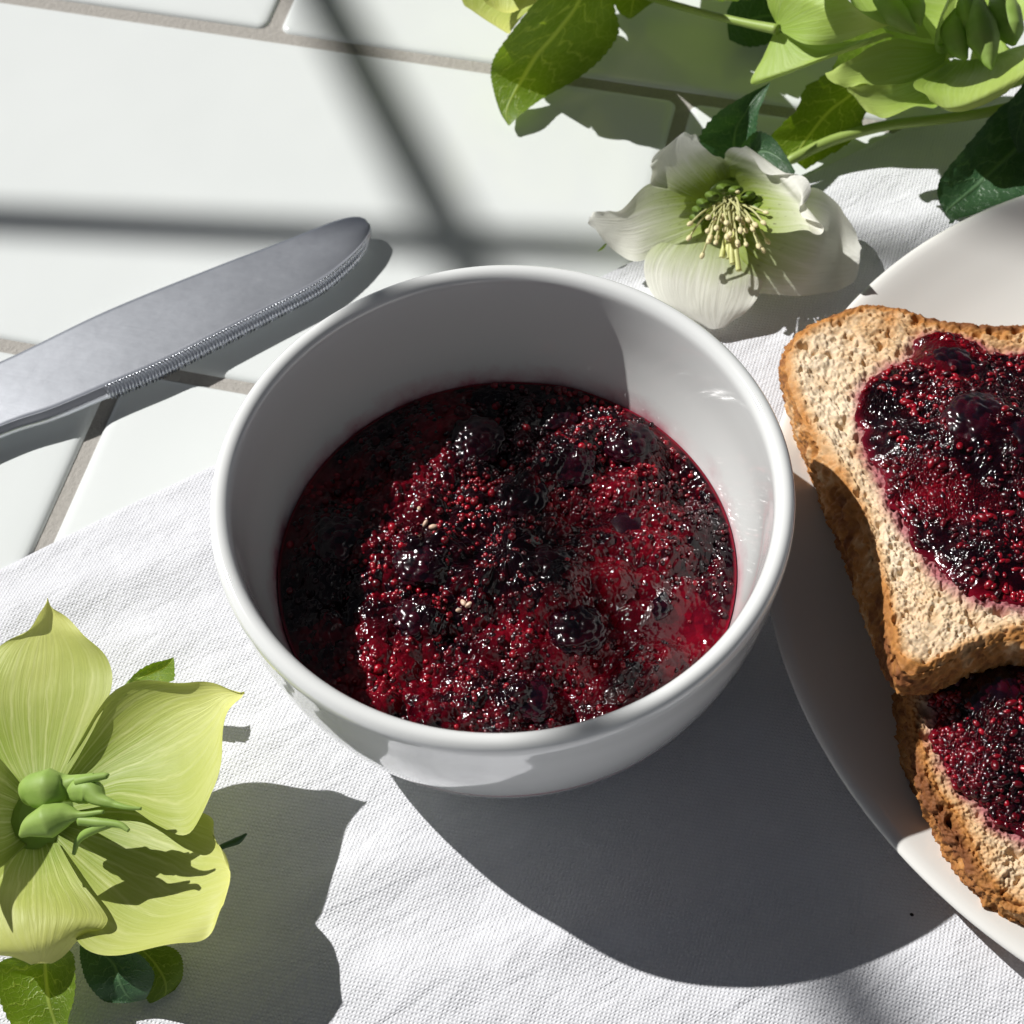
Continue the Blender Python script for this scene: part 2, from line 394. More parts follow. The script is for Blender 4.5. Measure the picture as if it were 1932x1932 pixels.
# ------------------------------------------------------------------ window bars (toward the sun)
hdir = np.array([math.cos(SUN_AZ), math.sin(SUN_AZ), 0]); wc = np.array([9.0, -12.0, 0]); DH = 95.0
def to_window(x, y):
    G = W(x, y, 0); t = (DH-(G-wc)@hdir)/(SUNV@hdir); return G+SUNV*t
wside = np.cross(np.array([0, 0, 1]), hdir); Rw = np.stack([wside, hdir, np.array([0, 0, 1.0])], 1)
wr = root_empty('window_frame', wc+hdir*DH, 'dark window frame beyond the tiles whose crossing bars cast the soft shadow lines', 'window frame')
def bar(name, a, b, w, ext=0):
    a, b = np.array(a), np.array(b); d = (b-a)/np.linalg.norm(b-a); a = a-d*ext; b = b+d*ext
    q = np.cross(hdir, d); R = np.stack([d, hdir, q], 1)
    v, f = box((a+b)/2, (np.linalg.norm(b-a), .8, w), R); return obj(name, v, f, FRAME_M, wr, smooth=False)
bar('glazing_bar', to_window(0, 412), to_window(1150, 470), .66, 26)
bar('glazing_bar', to_window(615, 0), to_window(850, 440), .76, 36)
cen = to_window(900, 900)
for s in (-1, 1):
    bar('frame_rail', cen+wside*70*s-np.array([0, 0, 46]), cen+wside*70*s+np.array([0, 0, 46]), 5)
    bar('frame_rail', cen+np.array([0, 0, 46*s])-wside*70, cen+np.array([0, 0, 46*s])+wside*70, 5)

# ------------------------------------------------------------------ napkin
e0, e1 = W(0, 1075, 0), W(1670, 262, 0); ed = (e1-e0)[:2]; ed /= np.linalg.norm(ed); en = np.array([ed[1], -ed[0]])
CREASE = [((1180, 560), (1760, 420), .5, .10), ((1250, 470), (1720, 300), .6, .12), ((1560, 560), (1900, 300), .8, .1),
          ((0, 1180), (420, 1010), .7, .10), ((60, 1320), (420, 1150), .6, .07), ((150, 1010), (400, 990), .35, .10), ((560, 1700), (900, 1620), .5, .07), ((600, 1840), (1250, 1760), .6, .08),
          ((900, 1932), (1500, 1850), .7, .08), ((700, 1560), (1000, 1700), .7, -.06), ((1450, 1890), (1900, 1800), .8, .1), ((380, 1470), (700, 1330), .5, .06)]
CR = [(W(*a, 0)[:2], W(*b, 0)[:2], w, h) for a, b, w, h in CREASE]
def cloth_h(x, y):
    p = np.stack([x, y], 1); z = .10+.085*fbm(np.stack([x*.16, y*.16, 0*x], 1), 3, 3)+.018*fbm(np.stack([x*.6, y*.6, 0*x+5], 1), 3, 9)
    dirn = (p@en); z = z+.02*np.sin(dirn*2.2+2*fbm(np.stack([x*.2, y*.2, 0*x], 1), 2, 31))
    for a, b, w, h in CR:
        d = b-a; L = np.linalg.norm(d); d = d/L; t = (p-a)@d; q = (p-a)@np.array([-d[1], d[0]])+.25*np.sin(t*.9+L)
        z = z+1.5*h*np.exp(-(q/w)**2)*sstep(-1.5, 1.5, t)*sstep(-1.5, 1.5, L-t)
    dist = p@en-e0[:2]@en                      # in from the hem the cloth settles on the tiles
    z = .03+(z-.03)*sstep(-.1, 1.6, dist)+.0*z
    for c, r in (((9.52, -14.82), 3.6), ((23.48, -10.92), 8.4)):      # pressed flat under what stands on it
        k = sstep(r-.2, r+1.4, np.hypot(x-c[0], y-c[1])); z = z*k+(.05 if c[0] < 15 else .04)*(1-k)
    return np.maximum(z, .02)
nu, nv = 420, 330
uu = np.linspace(-14, 34, nu); vv = np.linspace(0, 36, nv); UU, VV = np.meshgrid(uu, vv)
wob = .06*fbm(np.stack([UU.ravel()*.5, 0*UU.ravel(), 0*UU.ravel()], 1), 3, 77).reshape(UU.shape)*np.exp(-VV/.8)
XY = e0[:2]+UU[..., None]*ed+(VV+wob)[..., None]*en
cx, cy = XY[..., 0].ravel(), XY[..., 1].ravel(); top = np.stack([cx, cy, cloth_h(cx, cy)], 1)
edge = top.reshape(nv, nu, 3)[0].copy(); edge[:, 2] = -.01; edge[:, :2] -= en*.03
V = np.vstack([edge, top]); UV = np.vstack([np.stack([uu, 0*uu-.05], 1), np.stack([UU.ravel(), VV.ravel()], 1)])
nap = obj('linen_napkin', V, grid_faces(nv+1, nu), CLOTH, uv=UV); setp(nap, 'white woven linen napkin spread over the tiles under the bowl', 'napkin')

# ------------------------------------------------------------------ bowl
BC = np.array([9.52, -14.82, .05])
prof = [(0, .35), (2.2, .35), (2.65, .30), (2.75, .0), (3.0, 0), (3.09, .10), (3.22, .34), (3.50, .72), (3.84, 1.2), (4.14, 1.72), (4.38, 2.4), (4.56, 3.1), (4.66, 3.7), (4.71, 4.2),
        (4.745, 4.5), (4.76, 4.66), (4.745, 4.78), (4.69, 4.86), (4.62, 4.895), (4.54, 4.885), (4.47, 4.83), (4.42, 4.73), (4.395, 4.55), (4.36, 4.2), (4.28, 3.5), (4.13, 2.8), (3.95, 2.2), (3.6, 1.5), (3.0, .95), (2.0, .68), (0, .6)]
t = np.linspace(0, len(prof)-1, 150); pp = crom(np.array(prof), t); pp[:, 0] = np.maximum(pp[:, 0], 0)*1.035
v, f = lathe(pp, BC, 200)
bowl = obj('bowl', v, f, PORC, loc=BC); setp(bowl, 'small round white glazed bowl holding dark red berry jam', 'bowl')

# ------------------------------------------------------------------ jam in the bowl
def bead_cloud(C, R, rot=True):
    """joined small glossy drops: centres C, radii (n,3)"""
    n = len(C); V = np.empty((n, len(ICO_V), 3))
    for k in range(n):
        v = ICO_V*R[k]
        if rot:
            a, b = rng.uniform(0, 6.28), rng.uniform(-.7, .7); ca, sa, cb, sb = math.cos(a), math.sin(a), math.cos(b), math.sin(b)
            v = v@np.array([[1, 0, 0], [0, cb, -sb], [0, sb, cb]]).T@np.array([[ca, -sa, 0], [sa, ca, 0], [0, 0, 1]]).T
        V[k] = v+C[k]
    F = (ICO_F[None]+(np.arange(n)*len(ICO_V))[:, None, None]).reshape(-1, 3)
    return V.reshape(-1, 3), F
def domes(P, sc, seed, stretch=None):
    q = np.asarray(P)*sc
    if stretch is not None: a = 3.1*fbm(np.asarray(P)*1.3, 2, seed+90); c_, s_ = np.cos(a), np.sin(a); q = np.stack([(q[:, 0]*c_+q[:, 1]*s_)*stretch, -q[:, 0]*s_+q[:, 1]*c_, q[:, 2]], 1)
    w1, w2, h = worley(q, seed); return np.sqrt(np.clip(1-(w1/.68)**2, 0, 1))*(.55+.45*h), h
ICO5 = bmesh.new(); bmesh.ops.create_icosphere(ICO5, subdivisions=5, radius=1.0)
BV = np.array([q.co[:] for q in ICO5.verts]); BF = np.array([[q.index for q in g.verts] for g in ICO5.faces]); ICO5.free()
def soft_berry(c, r, seed, fl=.6, sc=6.5, amp=.10):
    d, h = domes(BV*r+seed*3.7, sc, seed)
    v = BV*(r*(1+.16*fbm(BV*1.6+seed, 2, seed)))[:, None]+BV*(amp*d)[:, None]
    return v*np.array([1, 1, fl])+np.array(c), BF, np.clip(h*.8-.1, 0, 1)
def berry_geo(c, r, k=46, sq=.8, br=.30):
    i = np.arange(k)+.5; ph = np.arccos(1-2*i/k); th = math.pi*(1+5**.5)*i+rng.uniform(0, 6)
    d = np.stack([np.cos(th)*np.sin(ph), np.sin(th)*np.sin(ph), np.cos(ph)], 1)
    C = d*r*.8*np.array([1, 1, sq])*(1+rng.uniform(-.16, .12, (k, 1)))
    rad = (r*br*rng.uniform(.8, 1.2, (k, 1)))*np.ones((1, 3))
    v, f = bead_cloud(C+np.array(c), rad); q, g = ICO_V*r*.82*np.array([1, 1, sq])+np.array(c), ICO_F+len(v)
    return np.vstack([v, q]), np.vstack([f, g]), np.r_[np.repeat(rng.uniform(0, .5, k), len(ICO_V)), np.zeros(len(q))]
VARB = [mesh('drupelet', ICO_V, ICO_F, BEAD, attrs={'rnd': np.full(len(ICO_V), r)}) for r in (.05, .2, .35, .5, .65, .8, 1.0)]
VARS = [mesh('seed', ICO_V*np.array([1.0, .62, .55]), ICO_F, BEAD, attrs={'rnd': np.full(len(ICO_V), r)}) for r in (.05, .15, .3, .45, .6, .85)]
def place_beads(name, variants, C, R, parent, probs=None):
    off = base_loc(parent)
    for c, r in zip(C, R):
        o = bpy.data.objects.new(name, variants[int(rng.choice(len(variants), p=probs))]); COL.objects.link(o); o.parent = parent
        o.location = Vector((c-off)*S); s = float(r); o.scale = (s, s*random.uniform(.85, 1.1), s*random.uniform(.85, 1.1))
        o.rotation_euler = (random.uniform(-.6, .6), random.uniform(-.6, .6), random.uniform(0, 6.28))
JZ, JR = 2.38, 4.11
JC = np.array([BC[0], BC[1], JZ])
BERRY = [(800, 1060, .55, 1), (790, 1165, .42, 0), (906, 1225, .36, 1), (1030, 1085, .52, 0), (985, 940, .52, 0), (1185, 995, .60, 2), (1075, 880, .5, 1), (900, 830, .55, 0), (1060, 765, .42, 1), (1090, 1190, .48, 0), (1225, 1130, .40, 1), (640, 1010, .55, 0), (1000, 1310, .42, 1), (1190, 840, .45, 0)]
BXY = np.array([W(x, y, JZ+.25)[:2] for x, y, _, _ in BERRY])
pool_c = W(1300, 1170, JZ)[:2]
def jam_h(x, y):
    r = np.hypot(x-JC[0], y-JC[1]); p3 = np.stack([x, y, 0*x], 1)
    calm = np.exp(-((x-pool_c[0])**2+(y-pool_c[1])**2)/.85**2)
    left = sstep(1.2, 3.4, -(x-JC[0])+.2*(y-JC[1]))
    w1, w2, _ = worley(p3*1.6+3, 5)
    z = .25*(1-(r/JR)**2)+(.58*fbm(p3*.8, 3, 11)+.42*(.5-w1)+.06*fbm(p3*3.5, 3, 12))*(1-.92*calm)*sstep(JR, JR-.7, r)*(1-.45*left)-.14*calm*sstep(JR, JR-.8, r)
    for (bx, by), (_, _, br, _) in zip(BXY, BERRY): z = z+.20*np.exp(-((x-bx)**2+(y-by)**2)/(br*1.1)**2)
    return JZ+z
nr, na = 250, 900
rr = JR*np.sqrt(np.linspace(0, 1, nr)); aa = np.linspace(0, 2*np.pi, na, endpoint=False)
RR, AA = np.meshgrid(rr, aa, indexing='ij'); jx, jy = (JC[0]+RR*np.cos(AA)).ravel(), (JC[1]+RR*np.sin(AA)).ravel()
jz = jam_h(jx, jy); p3 = np.stack([jx, jy, jz], 1)
calm = 1-.95*np.exp(-((jx-pool_c[0])**2+(jy-pool_c[1])**2)/.62**2)
msk = sstep(-.35, .15, fbm(p3*np.array([.9, .9, 0])+9, 2, 15)); pw = p3*np.array([1, 1, .4])+.05*fbm(p3*4, 2, 16)[:, None]
d1, h1 = domes(pw, 7.2, 17); d2, h2 = domes(pw, 11.5, 18)
rim_ = sstep(JR, JR-.25, np.hypot(jx-JC[0], jy-JC[1]))
jz = jz+(.070*d1*msk+.030*d2*(1-.6*msk)+.07*fbm(p3*4, 4, 14))*calm*rim_
rj = np.hypot(jx-JC[0], jy-JC[1]); thin = .6*sstep(JR-.07, JR-.01, rj)+.16*np.exp(-((jx-pool_c[0])**2+(jy-pool_c[1])**2)/.7**2)
jamo = obj('berry_jam', np.stack([jx, jy, jz], 1), grid_faces(nr, na, True), JAM, loc=JC, attrs={'rnd': np.clip(.03+1.05*fbm(p3*np.array([.8, .8, 0])+2, 3, 21)+.5*(h1-.5)*msk+.25*np.exp(-((jx-pool_c[0])**2+(jy-pool_c[1])**2)/1.2**2), 0, 1), 'thin': np.clip(thin, 0, 1)})
setp(jamo, 'glossy dark red berry jam with whole berries filling the white bowl', 'jam')
for (x, y), (_, _, r, kd) in zip(BXY, BERRY):
    z = float(jam_h(np.array([x]), np.array([y]))[0])-(.30 if kd == 2 else .16)
    if kd == 2:                                             # smooth round currant
        a = ICO_V; bm = bmesh.new(); bmesh.ops.create_icosphere(bm, subdivisions=4, radius=1); vv_ = np.array([q.co[:] for q in bm.verts]); ff_ = np.array([[q.index for q in g.verts] for g in bm.faces]); bm.free()
        vv_ = vv_*r*np.array([1, 1, .72])*(1+.06*fbm(vv_*2.2, 3, 41)[:, None])
        obj('currant', vv_+np.array([x, y, z]), ff_, DARKB, jamo, attrs={'rnd': np.full(len(vv_), .25)})
    else:
        v, f, rd = soft_berry((x, y, z-.06), r*.95, 30+int(x*17) % 50, .55, 6.2 if kd == 0 else 9.5, .10 if kd == 0 else .06)
        obj('blackberry', v, f, DARKB, jamo, attrs={'rnd': rd})
# loose drupelets
def scatter_jam(n, lo, hi):
    C = []; Rr = []
    while len(C) < n:
        a, r = rng.uniform(0, 6.283), JR*math.sqrt(rng.uniform(0, .965)); x, y = JC[0]+r*math.cos(a), JC[1]+r*math.sin(a)
        d = float(fbm(np.array([[x*.9, y*.9, 2.0]]), 2, 51)[0])
        lit = x-JC[0] > -2.4
        if rng.uniform() > (.52+.9*d)*(1 if lit else .5): continue
        if math.hypot(x-pool_c[0], y-pool_c[1]) < .62 and rng.uniform() < .8: continue
        q = min(math.hypot(x-bx, y-by)-br for (bx, by), (_, _, br, _) in zip(BXY, BERRY))
        if q < -.16: continue
        s = rng.uniform(lo, hi); C.append((x, y, s)); Rr.append(s)
    C = np.array(C); C[:, 2] = jam_h(C[:, 0], C[:, 1])+C[:, 2]*rng.uniform(-.2, .6, len(C)); return C, np.array(Rr)
C, R_ = scatter_jam(300, .05, .085)
place_beads('drupelet', VARB, C, R_, jamo, [.36, .24, .15, .10, .07, .05, .03])
C, R_ = scatter_jam(1700, .03, .06)
v, f = bead_cloud(C, R_[:, None]*rng.uniform(.8, 1.25, (len(C), 3)))
clus = np.clip(.2+1.0*fbm(C*.8, 2, 61)+rng.normal(0, .16, len(C)), 0, 1)
dr = obj('small_drupelets', v, f, BEAD, jamo, attrs={'rnd': np.repeat(clus, len(ICO_V))}); dr['kind'] = 'stuff'
ps = []
for (px, py, n) in ((882, 1135, 3), (868, 1148, 1), (800, 975, 2), (815, 985, 1)):
    q = W(px, py, 2.8)
    for k in range(n): x, y = q[0]+rng.normal(0, .09), q[1]+rng.normal(0, .09); ps.append((x, y, float(jam_h(np.array([x]), np.array([y]))[0])+.05))
PSM = mesh('pale_seed', ICO_V*np.array([1, .6, .5]), ICO_F, PALESEED)
place_beads('pale_seed', [PSM], np.array(ps), rng.uniform(.055, .085, len(ps)), jamo)

# ------------------------------------------------------------------ knife
KZ = .46
kn = root_empty('table_knife', (*W(0, 760, 0)[:2], 0), 'steel table knife with finely serrated edge lying across the tiles left of the bowl', 'knife')
spine = smooth_poly([(-420, 850), (-200, 762), (0, 680), (200, 584), (400, 503), (520, 458), (600, 427), (640, 413), (668, 408), (686, 411), (697, 422)], 1400)
edgel = smooth_poly([(-420, 990), (-200, 912), (0, 822), (100, 789), (200, 748), (300, 706), (400, 655), (500, 603), (600, 550), (655, 507), (685, 472), (697, 445), (700, 430)], 1400)
sp3 = np.array([W(x, y, KZ+.02) for x, y in spine]); ed3 = np.array([W(x, y, KZ) for x, y in edgel])
s = np.r_[0, np.cumsum(np.linalg.norm(np.diff(ed3, axis=0), axis=1))]
on = sstep(198, 215, edgel[:, 0]); tooth = np.abs(((s/.075) % 1)*2-1)*on
cols = []
for k, w in enumerate((0, .02, .06, .15, .3, .5, .7, .82, .88)):
    p = sp3*(1-w)+ed3*w; p[:, 2] += .035*math.sin(math.pi*min(w/.9, 1))-(.05 if k == 0 else 0); cols.append(p)
bw = (ed3-sp3); bw /= np.linalg.norm(bw, axis=1)[:, None]+1e-6
g0 = sp3*.08+ed3*.92
for w, dz, tz in ((.885, .03, .0), (.89, .022, .065), (.945, -.02, .10), (1.0, -.08, .085)):
    p = sp3*(1-w)+ed3*w+bw*(.045*tooth[:, None]*(w-.9)*10); p[:, 2] += dz-tz*tooth*.8; cols.append(p)
for w, dz in ((.97, -.12), (.5, -.13), (.03, -.12)):
    p = sp3*(1-w)+ed3*w; p[:, 2] += dz; cols.append(p)
nc = len(cols); V = np.stack(cols, 1).reshape(-1, 3); F = [tuple(q) for q in grid_faces(1400, nc, True)]; F.append(tuple(range(1399*nc, 1400*nc)))
obj('blade', V, F, STEEL, kn)
hp = [W(x, y, z) for x, y, z in ((-415, 925, .45), (-520, 970, .5), (-800, 1090, .55), (-1150, 1240, .5), (-1230, 1275, .5))]
v, f = tube(hp, [.75, .62, .75, .95, .3], 20, .5, 40); obj('handle', v, f, STEEL, kn)

# ------------------------------------------------------------------ plate
PC = np.array([23.48, -10.92, .05])
pprof = [(0, .22), (5.4, .22), (5.5, 0), (5.85, 0), (5.95, .2), (7.2, .42), (8.6, .78), (9.5, 1.1), (9.70, 1.2), (9.77, 1.27), (9.74, 1.34), (9.62, 1.36), (9.4, 1.30), (8.8, 1.06), (8.0, .80), (7.0, .62), (5.5, .55), (0, .53)]
t = np.linspace(0, len(pprof)-1, 100); pp = crom(np.array(pprof), t); pp[:, 0] = np.maximum(pp[:, 0], 0)
v, f = lathe(pp, PC, 220)
plate = obj('plate', v, f, PLATE_M, loc=PC); setp(plate, 'round warm white side plate under the slices of toast with jam', 'plate')

# ------------------------------------------------------------------ toast
def make_toast(top_pts, bot_pts, jam_pts, label, cen, jamlift, blobs, seed, brown, bulge=.2, ns=1000):
    T = smooth_poly([W(*p) for p in top_pts], ns, True); B = smooth_poly([W(*p) for p in bot_pts], ns, True)
    base = B.mean(0).copy(); base[2] = B[:, 2].min()
    rt = root_empty('toast_slice', base, label, 'toast', 'slices of toast on the plate')
    ctr = W(*cen); nrm = np.cross(T[ns//3]-T[0], T[2*ns//3]-T[0]); nrm /= np.linalg.norm(nrm); nrm = nrm*np.sign(nrm[2])
    # plane fit through the top outline
    A = np.c_[T[:, :2], np.ones(ns)]; k = np.linalg.lstsq(A, T[:, 2], rcond=None)[0]
    ctr[2] = k[0]*ctr[0]+k[1]*ctr[1]+k[2]
    def at(tv): return ctr+(T-ctr)*tv
    def disp(P, N, crust):
        w1, w2, hh = worley(P*np.array([2.6, 2.6, 2.6])+.5*fbm(P*2, 2, seed)[:, None], seed+3); v1, v2, h2 = worley(P*6.5, seed+9)
        u1, _, _ = worley(P*13, seed+19)
        big = (w1+.35*fbm(P*5, 3, seed+8)); med = v1+.3*fbm(P*11, 2, seed+18)
        pore = -.22*(1-sstep(.05, .42, big))*(hh > .62)-.10*(1-sstep(.05, .42, med))*(h2 > .62)-.035*(1-sstep(.1, .55, u1))
        rough = .08*fbm(P*3, 4, seed+5)+.06*fbm(P*14, 4, seed+6)-.11*np.abs(fbm(P*np.array([4, 7, 5]), 3, seed+16))
        d = (pore*(1-crust)+rough)+crust*(.09*fbm(P*7, 4, seed+7)-.05*(1-sstep(.1, .5, v1))*(h2 > .6)-.025*(1-sstep(.05, .5, u1)))
        return P+N*d[:, None]
    tv = np.r_[np.linspace(.02, .55, 30, endpoint=False), np.linspace(.55, 1.0, 95)]
    rings = [at(x) for x in tv]; nrng = len(rings)
    P = np.vstack(rings); N = np.tile(nrm, (len(P), 1)); dome = .0
    te = np.repeat(tv, ns); edge_d = (1-te)*np.tile(np.linalg.norm(T-ctr, axis=1), nrng)
    cr = sstep(.22, -.02, edge_d); outw = np.tile((T-ctr)/np.linalg.norm(T-ctr, axis=1)[:, None], (nrng, 1))
    N = N*(1-.5*cr[:, None])+outw*(.5*cr[:, None]); P = P-nrm*(.16*cr**2)[:, None]
    V = disp(P, N, cr*.7)
    bn = fbm(P*.9, 3, seed+13); bf = fbm(P*4, 3, seed+14)
    toast = np.clip(.10+.26*bn+.24*bf+brown(P)*.8+.55*sstep(.42, .03, edge_d+.15*bf), 0, 1)
    J = np.array([W(*p)[:2] for p in jam_pts]); d0 = inside_dist(P[:, :2], J)
    stain = .8*sstep(-.28, .05, d0+.12*bf)*(d0 < .3)
    obj('crumb', V, grid_faces(nrng, ns, True), CRUMB, rt, attrs={'toast': toast, 'stain': stain})
    # crust: from the cut edge down the side and under
    last = V[-ns:]; R2 = [last]; ncr = 46
    outN = (T-ctr)/np.linalg.norm(T-ctr, axis=1)[:, None]
    P0 = P[-ns:]
    for i in range(1, ncr+1):
        x = i/ncr; q = P0*(1-x)+B*x; q = q+outN*(bulge*max(math.sin(math.pi*x), 0)**.8)
        R2.append(disp(q, outN, np.ones(ns)) if i < ncr else q)
    Bc = B.mean(0); R2.append(Bc+(B-Bc)*.5); R2.append(Bc+(B-Bc)*.02)
    PV = np.vstack(R2); x = np.repeat(np.r_[np.linspace(0, 1, ncr+1), 1, 1], ns)
    n1 = fbm(PV*1.1, 3, seed+23); n2 = fbm(PV*5, 4, seed+24)
    tc = np.clip(.74+.45*n1+.45*n2-.06*x, .2, 1); tc = tc*sstep(-.02, .06, x)+np.tile(toast[-ns:], len(R2))*(1-sstep(-.02, .06, x))
    obj('crust', PV, grid_faces(len(R2), ns, True), CRUMB, rt, attrs={'toast': tc, 'stain': np.zeros(len(PV))})
    # jam spread
    nj = 760; JO = smooth_poly(J, nj, True)
    JO = JO+.15*fbm(np.c_[JO*3.0, np.zeros(nj)], 3, seed+31)[:, None]*np.array([1, 1]); jc = JO.mean(0)
    tj = np.sqrt(np.linspace(0, 1, 210)); G = (jc[None, None]+(JO-jc)[None]*tj[:, None, None]).reshape(-1, 2)
    ZP = lambda g: k[0]*g[:, 0]+k[1]*g[:, 1]+k[2]
    BL = [(W(x, y, ctr[2]+.3)[:2], r, h) for x, y, r, h in blobs]
    def jh(g):
        d = inside_dist(g, JO); lift = jamlift*sstep(0, .55, d)
        g3 = np.c_[g, np.zeros(len(g))]; w1, _, _ = worley(g3*2.2, seed+41)
        z = lift*(.55+.5*fbm(g3*1.0, 3, seed+42)+.55*(.5-w1))
        for c, r, h in BL: z = z+h*np.exp(-((g[:, 0]-c[0])**2+(g[:, 1]-c[1])**2)/r**2)*sstep(0, .2, d)
        return z-.05*(d < .02)
    zz = jh(G); g3 = np.c_[G, ZP(G)+zz]
    dj = inside_dist(G, JO); g0 = np.c_[G, np.zeros(len(G))]
    d1, h1 = domes(g0, 7.5, seed+45, .62); mk = sstep(-.3, .15, fbm(g0*.9, 2, seed+46))
    zz = zz+(.075*d1*(.25+.75*mk)+.03*fbm(g0*6, 3, seed+43))*sstep(.0, .12, dj)
    PVj = np.c_[G, ZP(G)]+nrm*(zz+.02)[:, None]
    js = obj('jam_spread', PVj, grid_faces(210, nj, True), JAM, rt, attrs={'rnd': np.clip(.06+.95*fbm(g3*.9, 3, seed+44)+.6*(h1-.45)*mk, 0, 1), 'thin': .3*sstep(.2, .0, dj)})
    def seeds(n, lo, hi):
        C = []
        lo2, hi2 = JO.min(0), JO.max(0)
        while len(C) < n:
            g = rng.uniform(lo2, hi2, (600, 2)); g = g[inside_dist(g, JO) > .03]
            dd = fbm(np.c_[g*1.1, np.full(len(g), 4.0)], 2, seed+51); g = g[rng.uniform(size=len(g)) < .55+.9*dd]; C += list(g)
        g = np.array(C[:n]); r = rng.uniform(lo, hi, n); return np.c_[g, ZP(g)]+nrm*(jh(g)+.02+r*rng.uniform(-.05, .5, n))[:, None], r
    vis = lambda Cc: Cc
    C, r = seeds(300, .085, .12); place_beads('seed', VARS, C, r, js, [.3, .27, .18, .12, .08, .05])
    C, r = seeds(1200, .045, .08); v, f = bead_cloud(C, r[:, None]*np.array([1.1, .68, .6])*rng.uniform(.85, 1.15, (len(C), 3)))
    cl = np.clip(.32+.7*fbm(C*1.0, 2, seed+61)+rng.normal(0, .18, len(C)), 0, 1)
    o = obj('small_seeds', v, f, BEAD, js, attrs={'rnd': np.repeat(cl, len(ICO_V))}); o['kind'] = 'stuff'
    for c, r, h in BL:
        if h < .25: continue
        z = float(ZP(c[None])[0]+jh(c[None])[0])-.20
        v, f, rd = soft_berry((c[0], c[1], z), r*.62, seed+int(r*40), .5, 6.5, .08); obj('blackberry', v, f, DARKB, js, attrs={'rnd': rd})
    return rt
def inside_dist(P, poly):
    """signed distance, positive inside"""
    if len(poly) > 120: poly = poly[::3]
    n = len(poly); d = np.full(len(P), 1e9); ins = np.zeros(len(P), bool)
    for i in range(n):
        a, b = poly[i], poly[(i+1) % n]; e = b-a; w = P-a; t = np.clip((w@e)/(e@e+1e-12), 0, 1)
        d = np.minimum(d, np.hypot(w[:, 0]-t*e[0], w[:, 1]-t*e[1]))
        c = ((a[1] > P[:, 1]) != (b[1] > P[:, 1])) & (P[:, 0] < (b[0]-a[0])*(P[:, 1]-a[1])/((b[1]-a[1]) if b[1] != a[1] else 1e-9)+a[0]); ins ^= c
    return np.where(ins, d, -d)
def zt(y): return 2.15+(y-600)*.0019           # the upper slice climbs onto the lower one
up_xy = [(1484, 690), (1492, 640), (1530, 606), (1580, 583), (1630, 567), (1690, 572), (1750, 590), (1820, 602), (1932, 604), (2080, 612), (2220, 660), (2280, 800), (2300, 980), (2290, 1140), (2210, 1215), (2060, 1200), (1932, 1196), (1850, 1212), (1775, 1248), (1725, 1262), (1696, 1240), (1676, 1180), (1655, 1085), (1627, 992), (1589, 915), (1552, 846), (1512, 775)]
up_top = [(x, y, zt(y)) for x, y in up_xy]
up_bot = [(1492, 735, .75), (1500, 690, .75), (1530, 660, .75), (1580, 640, .75), (1640, 630, .75), (1700, 634, .75), (1760, 650, .75), (1830, 662, .75), (1932, 664, .75), (2080, 672, .8), (2220, 720, .8), (2285, 860, 1.0), (2305, 1040, 1.5), (2290, 1190, 1.9), (2210, 1270, 2.0), (2060, 1258, 2.05), (1932, 1254, 2.05), (1850, 1270, 2.05), (1775, 1300, 2.05), (1722, 1308, 2.05), (1682, 1285, 2.0), (1652, 1222, 1.85), (1622, 1135, 1.6), (1592, 1052, 1.35), (1560, 965, 1.1), (1532, 890, .9), (1505, 805, .75)]
up_jam = [(1728, 640), (1760, 630), (1800, 633), (1838, 647), (1866, 668), (1932, 664), (2060, 670), (2170, 720), (2210, 860), (2220, 1020), (2150, 1130), (2040, 1150), (1932, 1146), (1841, 1132), (1775, 1094), (1747, 1051), (1712, 1004), (1685, 961), (1664, 912), (1640, 862), (1622, 812), (1620, 770), (1634, 728), (1668, 698), (1712, 682)]
make_toast(up_top, up_bot, [(x, y, zt(y)) for x, y in up_jam], 'upper slice of toast spread with seedy dark jam, resting on the edge of the other', (1900, 900, 2.7), .22,
           [(1800, 665, .8, .3), (1850, 800, 1.0, .35), (1930, 830, .9, .3), (1830, 1050, .6, .15), (1720, 860, .7, .1)], 100,
           lambda P: .35*np.exp(-((P-W(1690, 590, 2.1))**2).sum(1)/1.2)+.5*np.exp(-((P-W(1850, 610, 2.1))**2).sum(1)/1.5))
def zl(y): return 2.05-(y-1300)*.0006
lo_xy = [(1712, 1300), (1735, 1240), (1800, 1200), (1932, 1170), (2100, 1170), (2260, 1220), (2330, 1400), (2320, 1600), (2220, 1720), (2060, 1745), (1932, 1722), (1880, 1694), (1835, 1648), (1800, 1590), (1765, 1545), (1735, 1490), (1718, 1413)]
lo_top = [(x, y, zl(y)) for x, y in lo_xy]
lo_bot = [(1684, 1345, .75), (1704, 1290, .75), (1790, 1255, .7), (1932, 1230, .7), (2100, 1230, .7), (2260, 1280, .7), (2330, 1460, .7), (2320, 1660, .7), (2220, 1765, .7), (2060, 1788, .8), (1932, 1766, .85), (1868, 1746, .85), (1820, 1702, .85), (1788, 1645, .8), (1764, 1575, .75), (1732, 1515, .7), (1702, 1440, .7)]
lo_jam = [(1762, 1312), (1800, 1270), (1932, 1230), (2100, 1230), (2220, 1290), (2270, 1420), (2240, 1560), (2120, 1640), (2000, 1610), (1932, 1584), (1866, 1549), (1838, 1514), (1806, 1483), (1780, 1428), (1764, 1383)]
